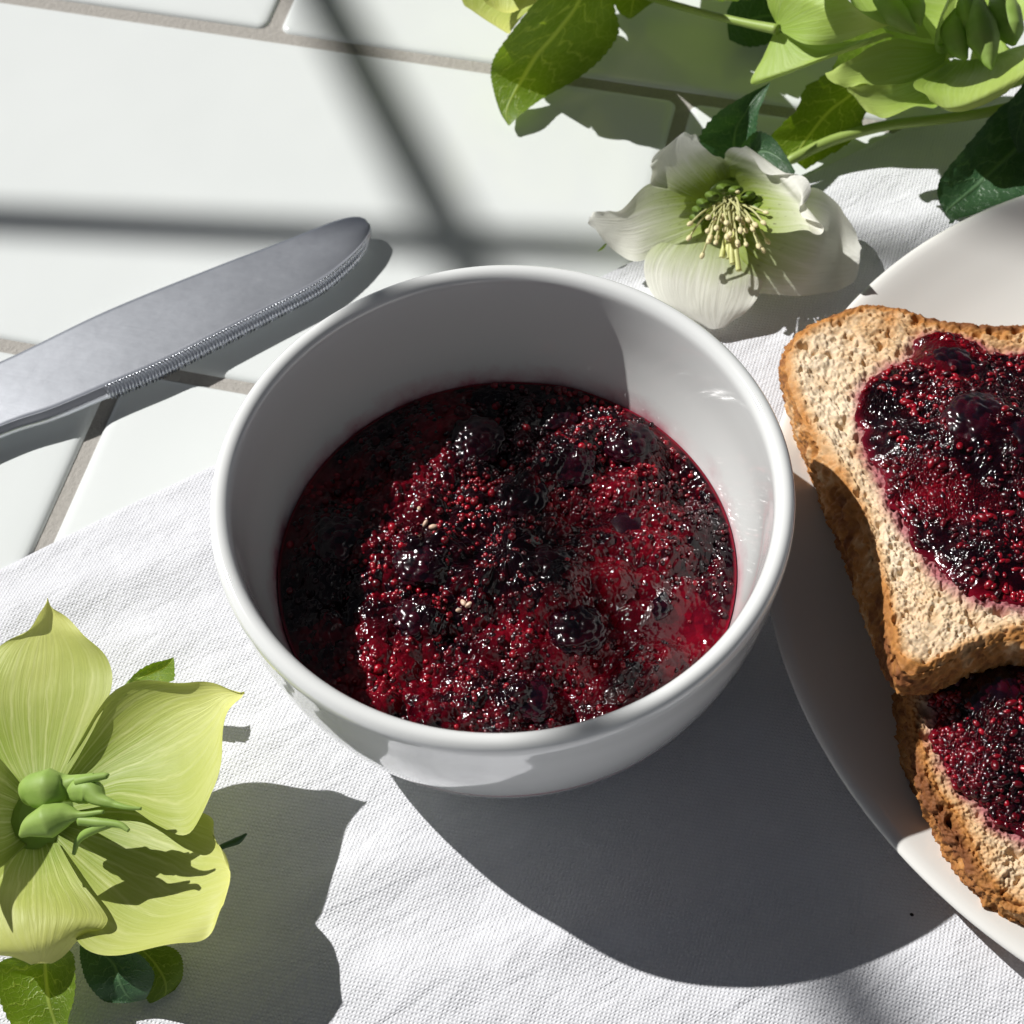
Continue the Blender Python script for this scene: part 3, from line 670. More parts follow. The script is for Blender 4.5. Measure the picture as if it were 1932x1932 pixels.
make_toast(lo_top, lo_bot, [(x, y, zl(y)) for x, y in lo_jam], 'lower slice of toast with seedy dark jam, partly under the other at the bottom right', (1980, 1450, 2.0), .22,
           [(1870, 1310, .9, .3), (1920, 1420, .8, .2), (1860, 1470, .5, .1)], 300,
           lambda P: .9*np.exp(-((P-W(1735, 1520, 2.0))**2).sum(1)/.7)+.4*np.exp(-((P-W(1790, 1640, 2.0))**2).sum(1)/.8), .05)

# ------------------------------------------------------------------ flowers
def patch(rows, nu=25, nv=48, ruffle=0.0, rf=3.0, seed=0, teeth=0, tamp=.05, wr=.015):
    R = np.array([[W(*p) for p in r] for r in rows])            # rows x cols x 3
    n = len(R); vq = np.linspace(0, n-1, nv); Q = crom(R, vq)     # nv x cols x 3
    u = np.linspace(-1, 1, nu)
    if Q.shape[1] == 3:
        L = np.stack([u*(u-1)/2, 1-u*u, u*(u+1)/2], 1); G = np.einsum('uk,vkc->vuc', L, Q)
    else:
        G = crom(np.swapaxes(Q, 0, 1), np.linspace(0, Q.shape[1]-1, nu)); G = np.swapaxes(G, 0, 1)
    v = np.linspace(0, 1, nv)
    if teeth:
        saw = ((v*teeth) % 1.0); k = tamp*(saw-.4)*sstep(.02, .15, v)*sstep(1.0, .93, v)
        mid = G[:, nu//2:nu//2+1]; G = mid+(G-mid)*(1+k[:, None, None]*(np.abs(u)**10)[None, :, None])
    du = np.gradient(G, axis=1); dv = np.gradient(G, axis=0); N = np.cross(du, dv); N /= np.linalg.norm(N, axis=2)[..., None]+1e-9
    P = G.reshape(-1, 3)
    d = wr*fbm(P*2.2, 3, seed+1).reshape(nv, nu)+ruffle*(np.abs(u)**2.5)[None]*np.sin(v[:, None]*math.pi*2*rf+seed+((u > 0)*1.7)[None])*sstep(.1, .5, v)[:, None]
    G = G+N*d[..., None]; G[..., 2] = np.maximum(G[..., 2], .1)
    UU, VV = np.meshgrid((u+1)/2, v)
    return G.reshape(-1, 3), grid_faces(nv, nu), np.stack([UU.ravel(), VV.ravel()], 1)
def sepal(rows, parent, mat, **kw):
    v, f, uv = patch(rows, **kw); return obj('sepal', v, f, mat, parent, uv=uv)
def leaf(rows, parent, mat, name='leaf', **kw):
    kw.setdefault('teeth', 18); kw.setdefault('nv', 130); kw.setdefault('nu', 33)
    v, f, uv = patch(rows, **kw); return obj(name, v, f, mat, parent, uv=uv)
def stem(pts, r, parent, mat=None, name='stem', n=12):
    v, f = tube([W(*p) for p in pts], r, n, 1, 40); return obj(name, v, f, mat or STEM_M, parent)
def pod(pts, r, parent, mat=None, flat=.8, name='seed_pod'):
    v, f = tube([W(*p) for p in pts], r, 24, flat, 44); k = 44*24; a_ = np.tile(np.arange(24), 44)*2*math.pi/24
    ax_ = v[:k].reshape(44, 24, 3).mean(1).repeat(24, 0); v[:k] = ax_+(v[:k]-ax_)*(.86+.26*np.exp(-((a_-math.pi*1.5)/.42)**2)-.10*np.exp(-((a_-math.pi*1.5)/.13)**2))[:, None]
    v = v+(.03*fbm(v*2.2, 3, 5))[:, None]; return obj(name, v, f, mat or POD, parent)

# lime flower, lower left
fl = root_empty('hellebore_flower', (*W(75, 1560, 0.00)[:2], .1), 'lime green hellebore bloom with pale seed pods lying at the lower left of the bowl', 'flower', 'hellebore blooms round the bowl')
sepal([[(40, 1492, 1.29), (75, 1492, 1.26), (112, 1485, 1.29)], [(-20, 1420, 1.41), (70, 1420, 1.37), (152, 1420, 1.55)], [(-62, 1320, 1.78), (72, 1320, 1.70), (207, 1312, 1.96)], [(-30, 1242, 1.92), (82, 1238, 1.96), (200, 1240, 2.15)], [(30, 1199, 2.07), (86, 1190, 2.15), (152, 1190, 2.29)], [(72, 1170, 2.40), (90, 1158, 2.29), (110, 1156, 2.37)], [(88, 1130, 2.44), (90, 1128, 2.44), (92, 1130, 2.44)]], fl, GREEN_SEPAL, seed=1, ruffle=.05)
sepal([[(112, 1470, 1.29), (132, 1500, 1.22), (140, 1530, 1.26)], [(150, 1400, 1.63), (200, 1450, 1.29), (230, 1520, 1.55)], [(207, 1310, 2.04), (280, 1410, 1.55), (300, 1558, 1.92)], [(270, 1286, 2.22), (340, 1375, 1.81), (362, 1570, 2.11)], [(345, 1285, 2.29), (392, 1345, 2.04), (405, 1478, 2.22)], [(402, 1291, 2.29), (424, 1318, 2.18), (425, 1362, 2.22)], [(461, 1307, 2.26), (462, 1308, 2.26), (460, 1309, 2.26)]], fl, GREEN_SEPAL, seed=2, ruffle=.04)
sepal([[(140, 1530, 1.15), (110, 1560, 1.11), (90, 1590, 1.11)], [(230, 1500, 1.18), (200, 1600, 1.11), (122, 1690, 1.29)], [(322, 1520, 1.48), (290, 1640, 1.26), (150, 1780, 1.55)], [(385, 1536, 1.70), (350, 1668, 1.55), (238, 1800, 1.78)], [(407, 1568, 1.85), (400, 1660, 1.81), (338, 1782, 2.00)], [(415, 1600, 1.92), (425, 1655, 1.96), (392, 1762, 2.07)], [(432, 1640, 2.00), (434, 1660, 2.04), (424, 1710, 2.07)]], fl, GREEN_SEPAL, seed=3, ruffle=.07, rf=2.5)
sepal([[(30, 1590, 1.18), (70, 1590, 1.15), (110, 1590, 1.18)], [(-30, 1650, 1.48), (75, 1660, 1.41), (150, 1660, 1.48)], [(-60, 1720, 1.70), (80, 1715, 1.74), (203, 1732, 1.63)], [(-20, 1795, 1.55), (80, 1775, 1.70), (165, 1765, 1.48)], [(60, 1817, 1.33), (78, 1818, 1.37), (96, 1816, 1.33)]], fl, GREEN_SEPAL, seed=4, ruffle=.05)
sepal([[(55, 1590, 1.22), (50, 1540, 1.18), (52, 1495, 1.25)], [(-5, 1640, 1.7), (-10, 1540, 1.5), (8, 1440, 1.7)], [(-90, 1660, 2.6), (-100, 1520, 2.3), (-60, 1370, 2.6)], [(-170, 1600, 3.3), (-170, 1490, 3.2), (-150, 1370, 3.3)], [(-210, 1460, 3.6), (-212, 1458, 3.6), (-210, 1455, 3.6)]], fl, GREEN_SEPAL, seed=5)
v, f = tube([W(88, 1545, .95), W(90, 1542, 1.1), W(92, 1538, 1.22)], [.3, .75, .6], 24, .8, 12); obj('receptacle', v, f, POD, fl)
pod([(92, 1540, 1.1), (95, 1520, 1.9), (105, 1505, 2.6)], [.22, .2, .15], fl, name='pod_base')
pod([(52, 1515, 2.39), (62, 1493, 2.63), (95, 1488, 2.75), (125, 1483, 2.75), (150, 1470, 2.91), (178, 1460, 3.03)], [.08, .34, .41, .24, .08, .035], fl)
pod([(38, 1577, 2.51), (58, 1560, 2.63), (92, 1548, 2.71), (122, 1540, 2.75), (150, 1537, 2.83), (196, 1532, 2.95)], [.05, .22, .36, .24, .07, .035], fl)
pod([(120, 1500, 2.59), (150, 1492, 2.75), (175, 1492, 2.87), (190, 1508, 2.91), (215, 1518, 2.95), (240, 1524, 2.99), (266, 1527, 2.99)], [.14, .27, .25, .14, .07, .05, .03], fl)
for q in ([(150, 1548, 2.75), (190, 1552, 2.83), (225, 1556, 2.87), (243, 1567, 2.87)], [(205, 1553, 2.83), (170, 1568, 2.67), (148, 1585, 2.51), (139, 1612, 2.35)], [(145, 1475, 2.95), (165, 1470, 3.03), (198, 1464, 3.07), (204, 1465, 3.07)]):
    stem(q, [.09, .08, .06, .035], fl, POD, 'style', 8)
leaf([[(215, 1310, .7), (225, 1300, .7), (235, 1292, .7)], [(272, 1300, 1.1), (268, 1278, 1.1), (258, 1268, 1.2)], [(325, 1285, 1.4), (305, 1262, 1.3), (285, 1253, 1.4)], [(330, 1262, 1.5), (322, 1250, 1.45), (312, 1245, 1.5)], [(328, 1240, 1.5), (328, 1240, 1.5), (327, 1240, 1.5)]], fl, LEAF_L, teeth=9, tamp=.12, seed=6)
leaf([[(70, 1800, 1.2), (86, 1800, 1.1), (130, 1790, 1.2)], [(0, 1815, 1.1), (85, 1830, .8), (141, 1812, 1.2)], [(-5, 1870, .9), (92, 1890, .6), (140, 1880, 1.0)], [(20, 1930, .6), (105, 1940, .4), (125, 1935, .7)], [(70, 1985, .4), (98, 1990, .35), (120, 1980, .4)]], fl, LEAF_L, seed=7, tamp=.05)
leaf([[(150, 1785, 1.0), (165, 1780, 1.0), (195, 1780, 1.0)], [(152, 1815, 1.0), (210, 1815, .9), (262, 1800, 1.2)], [(165, 1855, .9), (225, 1850, .8), (290, 1835, 1.2)], [(195, 1888, .6), (240, 1878, .6), (286, 1862, 1.0)], [(230, 1893, .5), (255, 1890, .5), (275, 1885, .6)]], fl, LEAF_D, seed=8, tamp=.04)
leaf([[(235, 1790, .6), (260, 1785, .6), (300, 1780, .6)], [(250, 1830, .6), (290, 1815, .6), (332, 1792, .7)], [(268, 1870, .4), (310, 1848, .5), (345, 1815, .6)], [(280, 1890, .3), (312, 1875, .35), (344, 1845, .4)], [(284, 1893, .3), (300, 1886, .3), (330, 1868, .35)]], fl, LEAF_L, seed=9, tamp=.06)
stem([(395, 1610, 1.0), (420, 1597, 1.1), (448, 1586, 1.2), (465, 1573, 1.3)], [.05, .05, .07, .02], fl, LEAF_D, 'leaf_stalk', 8)

# white flower behind the bowl
wf = root_empty('hellebore_flower', (*W(1370, 520, 0)[:2], .1), 'creamy white hellebore with green throat and yellow stamens behind the bowl', 'flower', 'hellebore blooms round the bowl')
wk = dict(nu=41, nv=64)
sepal([[(1360, 420, 1.4), (1345, 390, 1.4), (1345, 350, 1.5)], [(1310, 446, 1.2), (1290, 395, 1.35), (1282, 340, 1.6)], [(1250, 472, .95), (1235, 408, 1.3), (1222, 348, 1.6)], [(1205, 494, .85), (1185, 425, 1.25), (1168, 398, 1.5)], [(1165, 478, .9), (1150, 425, 1.3), (1138, 399, 1.5)], [(1132, 446, 1.15), (1122, 420, 1.35), (1120, 400, 1.5)], [(1112, 418, 1.4), (1111, 415, 1.4), (1113, 410, 1.42)]], wf, WHITE_SEPAL, seed=11, ruffle=.05, **wk)
sepal([[(1325, 385, 1.5), (1345, 368, 1.55), (1378, 350, 1.6)], [(1280, 366, 1.75), (1310, 340, 1.85), (1375, 312, 1.9)], [(1240, 350, 2.0), (1283, 312, 2.05), (1352, 296, 2.15)], [(1227, 328, 2.15), (1272, 290, 2.2), (1328, 276, 2.3)], [(1230, 309, 2.2), (1275, 268, 2.3), (1306, 258, 2.4)], [(1262, 282, 2.3), (1281, 256, 2.35), (1297, 251, 2.4)]], wf, WHITE_SEPAL, seed=12, ruffle=.13, rf=2, **wk)
sepal([[(1340, 365, 1.5), (1375, 358, 1.5), (1405, 418, 1.85)], [(1345, 325, 1.8), (1408, 338, 1.8), (1450, 438, 2.15)], [(1364, 303, 2.0), (1445, 343, 2.1), (1508, 436, 2.45)], [(1372, 287, 2.15), (1470, 345, 2.3), (1538, 444, 2.6)], [(1396, 279, 2.3), (1480, 343, 2.5), (1544, 432, 2.7)], [(1416, 292, 2.4), (1492, 340, 2.6), (1520, 405, 2.75)], [(1440, 318, 2.5), (1500, 336, 2.65), (1518, 385, 2.75)], [(1480, 332, 2.6), (1514, 332, 2.7), (1530, 352, 2.75)]], wf, WHITE_SEPAL, seed=13, ruffle=.11, rf=2.5, **wk)
sepal([[(1400, 380, 1.45), (1385, 405, 1.3), (1355, 430, 1.1)], [(1460, 368, 1.35), (1435, 440, 1.3), (1375, 515, .85)], [(1525, 356, 1.3), (1500, 465, 1.2), (1410, 548, .65)], [(1565, 366, 1.25), (1545, 478, 1.05), (1490, 558, .6)], [(1592, 402, 1.1), (1580, 480, .7), (1560, 552, .4)], [(1614, 436, 1.0), (1606, 486, .75), (1598, 540, .4)], [(1623, 470, .9), (1622, 490, .8), (1618, 518, .5)]], wf, WHITE_SEPAL, seed=14, ruffle=.05, **wk)
sepal([[(1340, 410, 1.4), (1366, 408, 1.35), (1398, 410, 1.35)], [(1285, 425, 1.2), (1352, 450, 1.1), (1412, 450, 1.1)], [(1234, 462, 1.0), (1340, 500, .95), (1436, 500, .95)], [(1215, 505, .85), (1330, 545, .8), (1440, 530, .85)], [(1232, 556, .7), (1328, 580, .65), (1425, 568, .7)], [(1275, 585, .55), (1335, 605, .5), (1398, 597, .55)], [(1330, 617, .4), (1348, 621, .4), (1365, 616, .4)]], wf, WHITE_SEPAL, seed=15, ruffle=.035, **wk)
v, f = tube([W(1366, 372, 1.15), W(1368, 376, 1.28), W(1371, 381, 1.40)], [.2, .62, .5], 24, .8, 12); obj('receptacle', v, f, NECT, wf)
# nectaries: little curled cups round the centre
for px, py, z in ((1322, 398, 1.65), (1345, 372, 2.0), (1365, 358, 2.1), (1386, 362, 2.1), (1408, 372, 2.0), (1425, 392, 1.85), (1434, 410, 1.7), (1330, 385, 1.85), (1420, 380, 1.9), (1318, 412, 1.5)):
    c = W(px, py, z); ax = c-W(1372, 385, 1.3); ax = ax/np.linalg.norm(ax)*.5-FX*.6; ax /= np.linalg.norm(ax)
    pth = np.array([c-ax*.3, c-ax*.1, c+ax*.08, c+ax*.16, c+ax*.15, c+ax*.05, c-ax*.1]); v, f = tube(pth[:4], [.05, .10, .15, .17], 14, .6, 14)
    v2, f2 = tube(pth[3:][::1], [.165, .15, .12, .06], 14, .6, 12); V, F = merge([(v[:-1], [q for q in f if len(v)-1 not in q]), (v2[:-2], [q for q in f2 if max(q) < len(v2)-2])])
    obj('nectary', V, F, NECT, wf)
CNT = W(1372, 385, 1.45)
AV = ICO_V*np.array([1.0, .62, .45]); AM = mesh('anther', AV, ICO_F, ANTH)
def stamen(tip, bend, r=.022):
    tip = np.array(tip); b0 = CNT+rng.normal(0, .07, 3); mid = (b0+tip)/2+np.array(bend)
    v, f = tube([b0, (b0+mid)/2+np.array(bend)*.3, mid, (mid+tip)/2+np.array(bend)*.25, tip], [r*1.2, r, r, r, r*.9], 7, 1, 18); o = obj('stamen', v, f, FILA, wf)
    a = bpy.data.objects.new('anther', AM); COL.objects.link(a); a.parent = o
    a.location = Vector((tip-base_loc(wf))*S); s = random.uniform(.075, .10); a.scale = (s, s, s); d = tip-mid
    a.rotation_euler = Vector(d).to_track_quat('X', 'Z').to_euler()
for px, py, z, bz in ((1302, 422, 1.9, .2), (1300, 449, 1.7, .3), (1337, 410, 2.2, .2), (1445, 401, 2.2, .1), (1425, 424, 2.2, .2), (1420, 432, 2.1, .2), (1325, 482, 1.4, .5), (1340, 448, 1.9, .3), (1448, 455, 1.6, .3), (1440, 472, 1.4, .3), (1392, 362, 2.5, .1), (1352, 430, 2.2, .2)):
    stamen(W(px, py, z), (0, 0, bz))
for k in range(30):
    px, py = rng.normal(1380, 24), rng.uniform(408, 468); stamen(W(px, py, rng.uniform(1.8, 2.3)), (rng.normal(0, .05), rng.normal(0, .05), rng.uniform(.1, .3)))
for q in ([(1376, 440, 1.9), (1374, 465, 1.9), (1374, 488, 1.8)], [(1384, 440, 1.9), (1388, 470, 1.9), (1394, 511, 1.75)], [(1380, 440, 1.9), (1380, 470, 1.9), (1382, 498, 1.8)], [(1372, 440, 1.8), (1366, 465, 1.8), (1362, 486, 1.7)], [(1386, 440, 1.9), (1384, 475, 1.8), (1388, 495, 1.7)]):
    stem(q, [.05, .055, .06], wf, STYL, 'style', 8)
leaf([[(1402, 318, .9), (1391, 310, .9), (1378, 312, .9)], [(1418, 290, 1.2), (1385, 275, 1.1), (1338, 293, 1.4)], [(1426, 248, 1.6), (1390, 240, 1.35), (1320, 262, 1.6)], [(1430, 215, 1.8), (1405, 215, 1.6), (1345, 222, 1.8)], [(1440, 190, 1.9), (1422, 190, 1.8), (1392, 188, 1.9)], [(1453, 156, 2.0), (1452, 156, 2.0), (1450, 157, 2.0)]], wf, LEAF_D, seed=16, teeth=16, tamp=.09)
leaf([[(1386, 305, 1.0), (1392, 310, .9), (1390, 330, .9)], [(1405, 268, 1.5), (1420, 290, 1.2), (1420, 335, 1.2)], [(1430, 248, 1.7), (1446, 285, 1.4), (1452, 338, 1.3)], [(1462, 264, 1.7), (1470, 298, 1.5), (1478, 335, 1.4)], [(1500, 322, 1.5), (1500, 325, 1.5), (1498, 328, 1.5)]], wf, LEAF_D, seed=17, teeth=14, tamp=.07)
leaf([[(1150, 452, .5), (1148, 455, .5), (1146, 460, .5)], [(1142, 460, .5), (1138, 464, .45), (1138, 470, .45)], [(1127, 474, .4), (1127, 474, .4), (1127, 475, .4)]], wf, LEAF_L, seed=18, teeth=4, nv=24, nu=9)

# big leaf and half seen flower, top centre
tf = root_empty('hellebore_sprig', (*W(1060, 60, 0)[:2], 0), 'hellebore sprig with a broad toothed leaf, tip folded, on the top tiles', 'flower sprig')
leaf([[(1060, -60, 2.6), (1120, -60, 2.1), (1180, -50, 1.1)], [(1012, 0, 2.4), (1092, 5, 1.8), (1160, 5, .9)], [(963, 63, 1.7), (1052, 60, 1.3), (1168, 58, .7)], [(933, 107, 1.15), (1012, 105, .9), (1139, 106, .5)], [(926, 138, .75), (985, 150, .6), (1090, 148, .35)], [(931, 170, .55), (968, 180, .45), (1030, 182, .35)], [(941, 205, .38), (955, 212, .32), (992, 208, .4)], [(959, 236, .22), (960, 237, .22), (962, 235, .25)]], tf, LEAF_L, seed=21, teeth=26, tamp=.035)
leaf([[(1150, -40, 1.0), (1190, -50, 1.0), (1235, -40, 1.0)], [(1155, -5, .9), (1195, -10, .8), (1240, -4, .9)], [(1167, 22, .7), (1192, 18, .65), (1216, 16, .7)], [(1182, 34, .5), (1190, 35, .5), (1200, 30, .5)]], tf, LEAF_L, seed=22, teeth=8)
sepal([[(960, -110, 2.0), (1000, -100, 1.9), (1040, -80, 2.1)], [(870, -50, 1.9), (960, -5, 1.7), (1012, 0, 2.0)], [(872, 3, 2.0), (930, 22, 1.8), (985, 32, 2.0)], [(893, 22, 2.05), (925, 40, 1.95), (966, 56, 2.0)], [(955, 62, 2.0), (958, 63, 2.0), (962, 63, 2.0)]], tf, GREEN_SEPAL, seed=23)
sepal([[(960, -90, 3.0), (1000, -80, 2.9), (1040, -70, 3.0)], [(895, -40, 2.9), (955, -20, 2.7), (1018, -5, 2.9)], [(912, 0, 2.8), (950, 15, 2.6), (990, 14, 2.8)], [(932, 16, 2.7), (955, 24, 2.65), (975, 20, 2.7)]], tf, GREEN_SEPAL, seed=24)
sepal([[(960, -110, 2.1), (980, -120, 2.0), (990, -140, 2.1)], [(900, -110, 2.9), (900, -170, 2.6), (960, -230, 2.9)], [(850, -90, 3.6), (850, -190, 3.3), (900, -270, 3.6)], [(800, -130, 4.1), (800, -200, 4.0), (830, -260, 4.1)]], tf, GREEN_SEPAL, seed=25)
sepal([[(990, -120, 2.1), (1010, -130, 2.0), (1030, -120, 2.1)], [(980, -230, 2.9), (1040, -220, 2.6), (1090, -170, 2.9)], [(1000, -300, 3.8), (1090, -280, 3.4), (1150, -200, 3.7)], [(1080, -330, 4.2), (1110, -310, 4.2), (1140, -280, 4.2)]], tf, GREEN_SEPAL, seed=26)
sepal([[(1030, -120, 2.1), (1040, -105, 2.0), (1040, -85, 2.1)], [(1090, -170, 2.8), (1120, -120, 2.6), (1110, -60, 3.1)], [(1170, -190, 3.7), (1190, -130, 3.5), (1190, -60, 3.9)], [(1230, -150, 4.1), (1240, -130, 4.1), (1240, -100, 4.1)]], tf, GREEN_SEPAL, seed=27)
sepal([[(985, -110, 2.0), (1010, -112, 2.0), (1035, -105, 2.0)], [(940, -75, 2.8), (1010, -65, 2.6), (1075, -72, 2.8)], [(930, -40, 3.3), (1005, -28, 3.15), (1085, -40, 3.4)], [(980, -22, 3.3), (1000, -20, 3.3), (1020, -22, 3.3)]], tf, GREEN_SEPAL, seed=28)  # extra sepal added out of view, closes lit gaps in the tile shadow
stem([(1000, -110, 1.9), (1060, -150, 1.4), (1250, -260, .9), (1400, -340, .5)], [.12, .11, .11, .11], tf)

leaf([[(1225, -90, 1.4), (1225, -110, 1.4), (1230, -140, 1.4)], [(1330, -5, 2.0), (1345, -80, 1.8), (1365, -160, 1.8)], [(1440, -5, 2.0), (1460, -70, 1.8), (1480, -150, 1.9)], [(1520, -10, 1.9), (1530, -60, 1.8), (1540, -110, 1.9)], [(1580, -60, 1.8), (1582, -62, 1.8), (1584, -66, 1.8)]], tf, LEAF_L, seed=29)  # leaf added above the frame, unseen, to shade the tiles below the bloom

# green flowers, top right
g1 = root_empty('hellebore_flower', (*W(1620, 60, 0)[:2], 0), 'fresh green hellebore bloom seen from its side, stem running along the top edge', 'flower', 'hellebore blooms round the bowl')
stem([(1180, -25, 1.3), (1236, -2, 1.5), (1330, 25, 1.9), (1400, 42, 2.2), (1468, 56, 2.5)], [.09, .085, .085, .09, .12], g1)
sepal([[(1462, 40, 2.5), (1470, 52, 2.5), (1478, 62, 2.5)], [(1448, 5, 2.8), (1510, 35, 2.95), (1520, 83, 2.7)], [(1450, -30, 3.1), (1550, 20, 3.3), (1575, 82, 2.8)], [(1490, -70, 3.3), (1590, 10, 3.5), (1632, 63, 3.0)], [(1560, -70, 3.4), (1610, 10, 3.6), (1678, 48, 3.2)]], g1, FRESH_SEPAL, seed=31)
sepal([[(1462, 58, 2.3), (1470, 62, 2.3), (1480, 60, 2.4)], [(1440, 108, 1.9), (1485, 105, 2.2), (1545, 80, 2.5)], [(1417, 158, 1.6), (1500, 125, 2.2), (1610, 78, 2.7)], [(1475, 144, 1.7), (1540, 115, 2.4), (1650, 68, 2.9)], [(1530, 122, 2.2), (1600, 95, 2.6), (1672, 62, 3.0)], [(1640, 84, 2.7), (1665, 74, 2.9), (1690, 68, 3.0)]], g1, FRESH_SEPAL, seed=32)
sepal([[(1560, -60, 2.8), (1600, -40, 2.7), (1680, -60, 2.8)], [(1598, -10, 3.0), (1640, 10, 2.7), (1720, -10, 2.8)], [(1612, 20, 3.1), (1660, 35, 2.7), (1740, 40, 2.7)], [(1640, 42, 3.1), (1690, 60, 2.7), (1760, 75, 2.7)]], g1, FRESH_SEPAL, seed=33)
for pts in ([(1660, -30, 3.2), (1672, 0, 3.4), (1695, 30, 3.4), (1718, 55, 3.3), (1728, 64, 3.25)], [(1705, -40, 3.2), (1718, 0, 3.4), (1730, 30, 3.3), (1738, 48, 3.2)]):
    pod(pts, [.22, .32, .32, .16, .03], g1)
sepal([[(1660, -15, 4.1), (1665, -60, 4.0), (1670, -110, 4.1)], [(1580, -14, 4.3), (1585, -70, 4.2), (1590, -140, 4.3)], [(1510, -20, 4.4), (1515, -80, 4.3), (1520, -140, 4.4)], [(1465, -75, 4.5), (1466, -80, 4.5), (1468, -90, 4.5)]], g1, FRESH_SEPAL, seed=34)  # unseen sepal added over the bloom to keep sun off its pods
sepal([[(1640, 20, 2.3), (1660, 0, 2.3), (1690, -20, 2.3)], [(1690, 80, 1.9), (1740, 40, 2.0), (1770, -10, 2.2)], [(1740, 110, 1.9), (1790, 60, 2.0), (1820, 0, 2.2)], [(1800, 110, 2.0), (1820, 80, 2.1), (1840, 40, 2.2)]], g1, FRESH_SEPAL, seed=35)
g2 = root_empty('hellebore_flower', (*W(1800, 160, 0)[:2], 0), 'green hellebore bloom with rolled wavy sepals and swollen pods in the top right corner', 'flower', 'hellebore blooms round the bowl')
sepal([[(1800, 60, 2.2), (1790, 90, 2.1), (1780, 120, 2.1)], [(1768, 84, 2.5), (1745, 110, 2.3), (1726, 150, 2.4)], [(1692, 72, 2.8), (1680, 118, 2.5), (1680, 163, 2.5)], [(1640, 92, 2.9), (1632, 130, 2.6), (1636, 160, 2.6)], [(1590, 120, 2.8), (1592, 140, 2.7), (1602, 164, 2.6)], [(1557, 138, 2.7), (1562, 148, 2.7), (1575, 160, 2.65)]], g2, FRESH_SEPAL, seed=41, ruffle=.04)
sepal([[(1790, 110, 2.0), (1785, 140, 1.9), (1780, 165, 1.9)], [(1722, 150, 2.3), (1735, 175, 2.0), (1765, 203, 2.1)], [(1672, 160, 2.6), (1690, 190, 2.3), (1722, 200, 2.3)], [(1625, 162, 2.7), (1655, 192, 2.4), (1690, 218, 2.4)], [(1600, 165, 2.7), (1628, 190, 2.5), (1662, 221, 2.4)], [(1610, 182, 2.6), (1622, 196, 2.5), (1636, 212, 2.4)]], g2, FRESH_SEPAL, seed=42, ruffle=.03)
sepal([[(1800, 110, 1.9), (1850, 110, 1.8), (1910, 90, 1.9)], [(1760, 140, 2.3), (1850, 130, 1.9), (1950, 80, 2.5)], [(1724, 156, 2.7), (1838, 155, 2.4), (1960, 80, 2.9)], [(1745, 180, 2.8), (1830, 172, 2.7), (1950, 110, 3.0)], [(1764, 198, 2.7), (1826, 192, 2.8), (1945, 128, 3.0)], [(1794, 209, 2.6), (1838, 205, 2.65), (1900, 174, 2.8)]], g2, FRESH_SEPAL, seed=43, ruffle=.03)
sepal([[(1800, 100, 1.9), (1792, 80, 1.9), (1800, 60, 1.9)], [(1768, 98, 2.6), (1778, 60, 2.3), (1800, 20, 2.4)], [(1766, 60, 3.0), (1782, 20, 2.8), (1806, -10, 2.8)], [(1790, 5, 3.3), (1796, -20, 3.2), (1810, -40, 3.2)]], g2, FRESH_SEPAL, seed=44)
sepal([[(1840, 60, 1.8), (1870, 50, 1.8), (1900, 70, 1.8)], [(1820, -10, 2.0), (1880, -20, 1.9), (1950, 20, 2.2)], [(1820, -70, 2.4), (1890, -80, 2.4), (1990, -40, 2.6)], [(1860, -110, 2.9), (1900, -115, 2.9), (1950, -100, 2.9)]], g2, FRESH_SEPAL, seed=45)
sepal([[(1850, 40, 1.8), (1880, 60, 1.7), (1900, 90, 1.8)], [(1830, 120, 1.5), (1890, 140, 1.4), (1950, 110, 1.6)], [(1850, 160, 1.5), (1900, 170, 1.5), (1960, 140, 1.6)]], g2, FRESH_SEPAL, seed=49)
sepal([[(1840, -15, 4.2), (1845, -60, 4.1), (1850, -120, 4.2)], [(1760, -12, 4.3), (1765, -70, 4.15), (1770, -150, 4.3)], [(1670, -16, 4.3), (1680, -80, 4.2), (1690, -150, 4.3)], [(1615, -65, 4.4), (1616, -70, 4.4), (1618, -78, 4.4)]], g2, FRESH_SEPAL, seed=50)  # added flat sepal out of view, blocks the sun for the pods below
for pts, r in (([(1840, -10, 2.9), (1845, 30, 3.1), (1856, 75, 3.1), (1866, 112, 3.0), (1872, 130, 2.95)], [.18, .36, .42, .2, .03]), ([(1808, 20, 2.8), (1800, 55, 2.9), (1808, 90, 2.85), (1822, 112, 2.8)], [.12, .34, .3, .06]), ([(1885, -20, 2.8), (1895, 20, 3.0), (1905, 60, 2.95), (1912, 84, 2.9)], [.2, .42, .36, .08]), ([(1826, -15, 3.0), (1822, 15, 3.1), (1826, 45, 3.1), (1832, 65, 3.0)], [.15, .26, .2, .04])):
    pod(pts, r, g2)
stem([(1488, 304, .45), (1497, 299, .5), (1570, 265, .7), (1666, 238, .95), (1770, 225, 1.15), (1860, 212, 1.35), (1960, 190, 1.6)], [.06, .12, .125, .12, .12, .12, .12], g2)
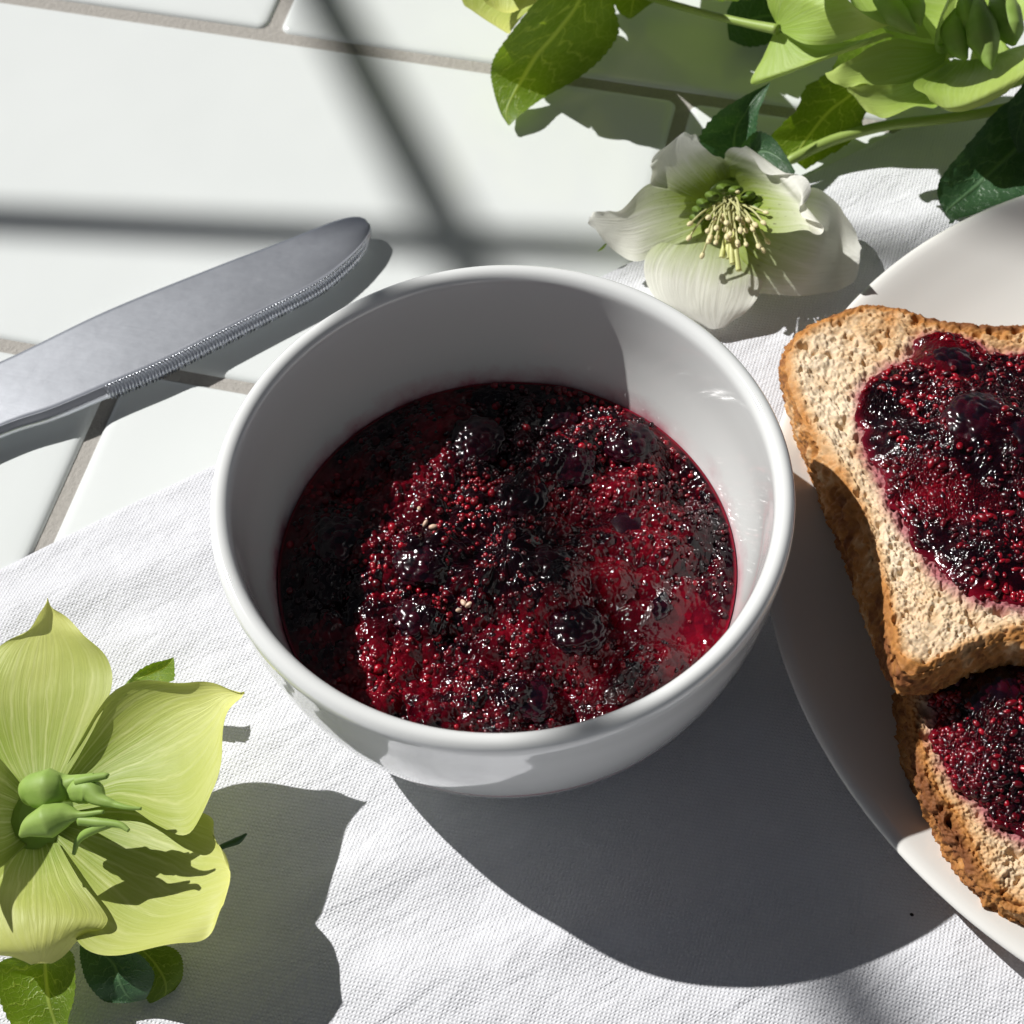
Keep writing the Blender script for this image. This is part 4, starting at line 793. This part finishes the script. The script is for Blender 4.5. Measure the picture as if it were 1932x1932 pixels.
leaf([[(1640, 30, 1.2), (1720, 60, 1.1), (1800, 120, 1.0)], [(1590, 80, 1.2), (1670, 120, 1.0), (1740, 190, 1.0)], [(1570, 130, 1.4), (1610, 175, 1.0), (1640, 210, 1.1)], [(1520, 165, 1.3), (1565, 210, .8), (1625, 245, .9)], [(1502, 208, 1.1), (1535, 245, .6), (1595, 275, .6)], [(1456, 258, .8), (1510, 280, .5), (1548, 302, .4)], [(1480, 290, .5), (1500, 305, .4), (1520, 320, .3)]], g2, LEAF_L, seed=46, teeth=12, tamp=.06)
leaf([[(1372, 20, .9), (1372, 45, .8), (1376, 75, .7)], [(1388, -4, .9), (1400, 40, .7), (1410, 88, .5)], [(1430, -20, .8), (1450, 30, .6), (1455, 82, .5)], [(1500, 0, .7), (1500, 40, .6), (1490, 70, .5)]], g1, LEAF_D, seed=47, teeth=10)
dl = root_empty('hellebore_leaf', (*W(1860, 320, 0)[:2], 0), 'dark green toothed hellebore leaf with deep veins on the napkin above the plate', 'leaf')
leaf([[(1960, 160, 1.7), (1990, 220, 1.5), (2010, 300, 1.4)], [(1890, 200, 1.6), (1930, 270, 1.2), (1990, 350, 1.2)], [(1835, 262, 1.5), (1875, 320, 1.05), (1932, 372, 1.2)], [(1790, 315, 1.4), (1830, 360, 1.0), (1880, 388, 1.1)], [(1770, 348, 1.2), (1800, 385, .9), (1838, 404, 1.0)], [(1770, 375, 1.0), (1785, 402, .85), (1808, 415, .9)], [(1793, 422, .8), (1795, 423, .8), (1797, 421, .8)]], dl, LEAF_D, 'leaf_blade', seed=48, teeth=16, tamp=.03, wr=.07)
leaf([[(1960, 120, 2.0), (1980, 150, 1.9), (2000, 200, 1.8)], [(1908, 190, 1.9), (1935, 205, 1.8), (1970, 240, 1.7)], [(1902, 220, 1.8), (1925, 235, 1.7), (1950, 268, 1.7)], [(1905, 250, 1.7), (1918, 260, 1.65), (1935, 280, 1.6)], [(1920, 288, 1.6), (1922, 289, 1.6), (1926, 289, 1.6)]], dl, LEAF_D, 'leaf_blade', seed=49, teeth=14, tamp=.06)

# ------------------------------------------------------------------ small things
q = W(1720, 1726, .1); z = float(cloth_h(np.array([q[0]]), np.array([q[1]]))[0])
o = obj('crumb_speck', ICO_V*np.array([.035, .028, .03])*(1+.35*fbm(ICO_V*1.5, 2, 3))[:, None]+np.array([q[0], q[1], z+.02]), ICO_F, DARKB, loc=(q[0], q[1], z)); setp(o, 'tiny black speck of crumb on the shaded napkin beside the plate', 'crumb')
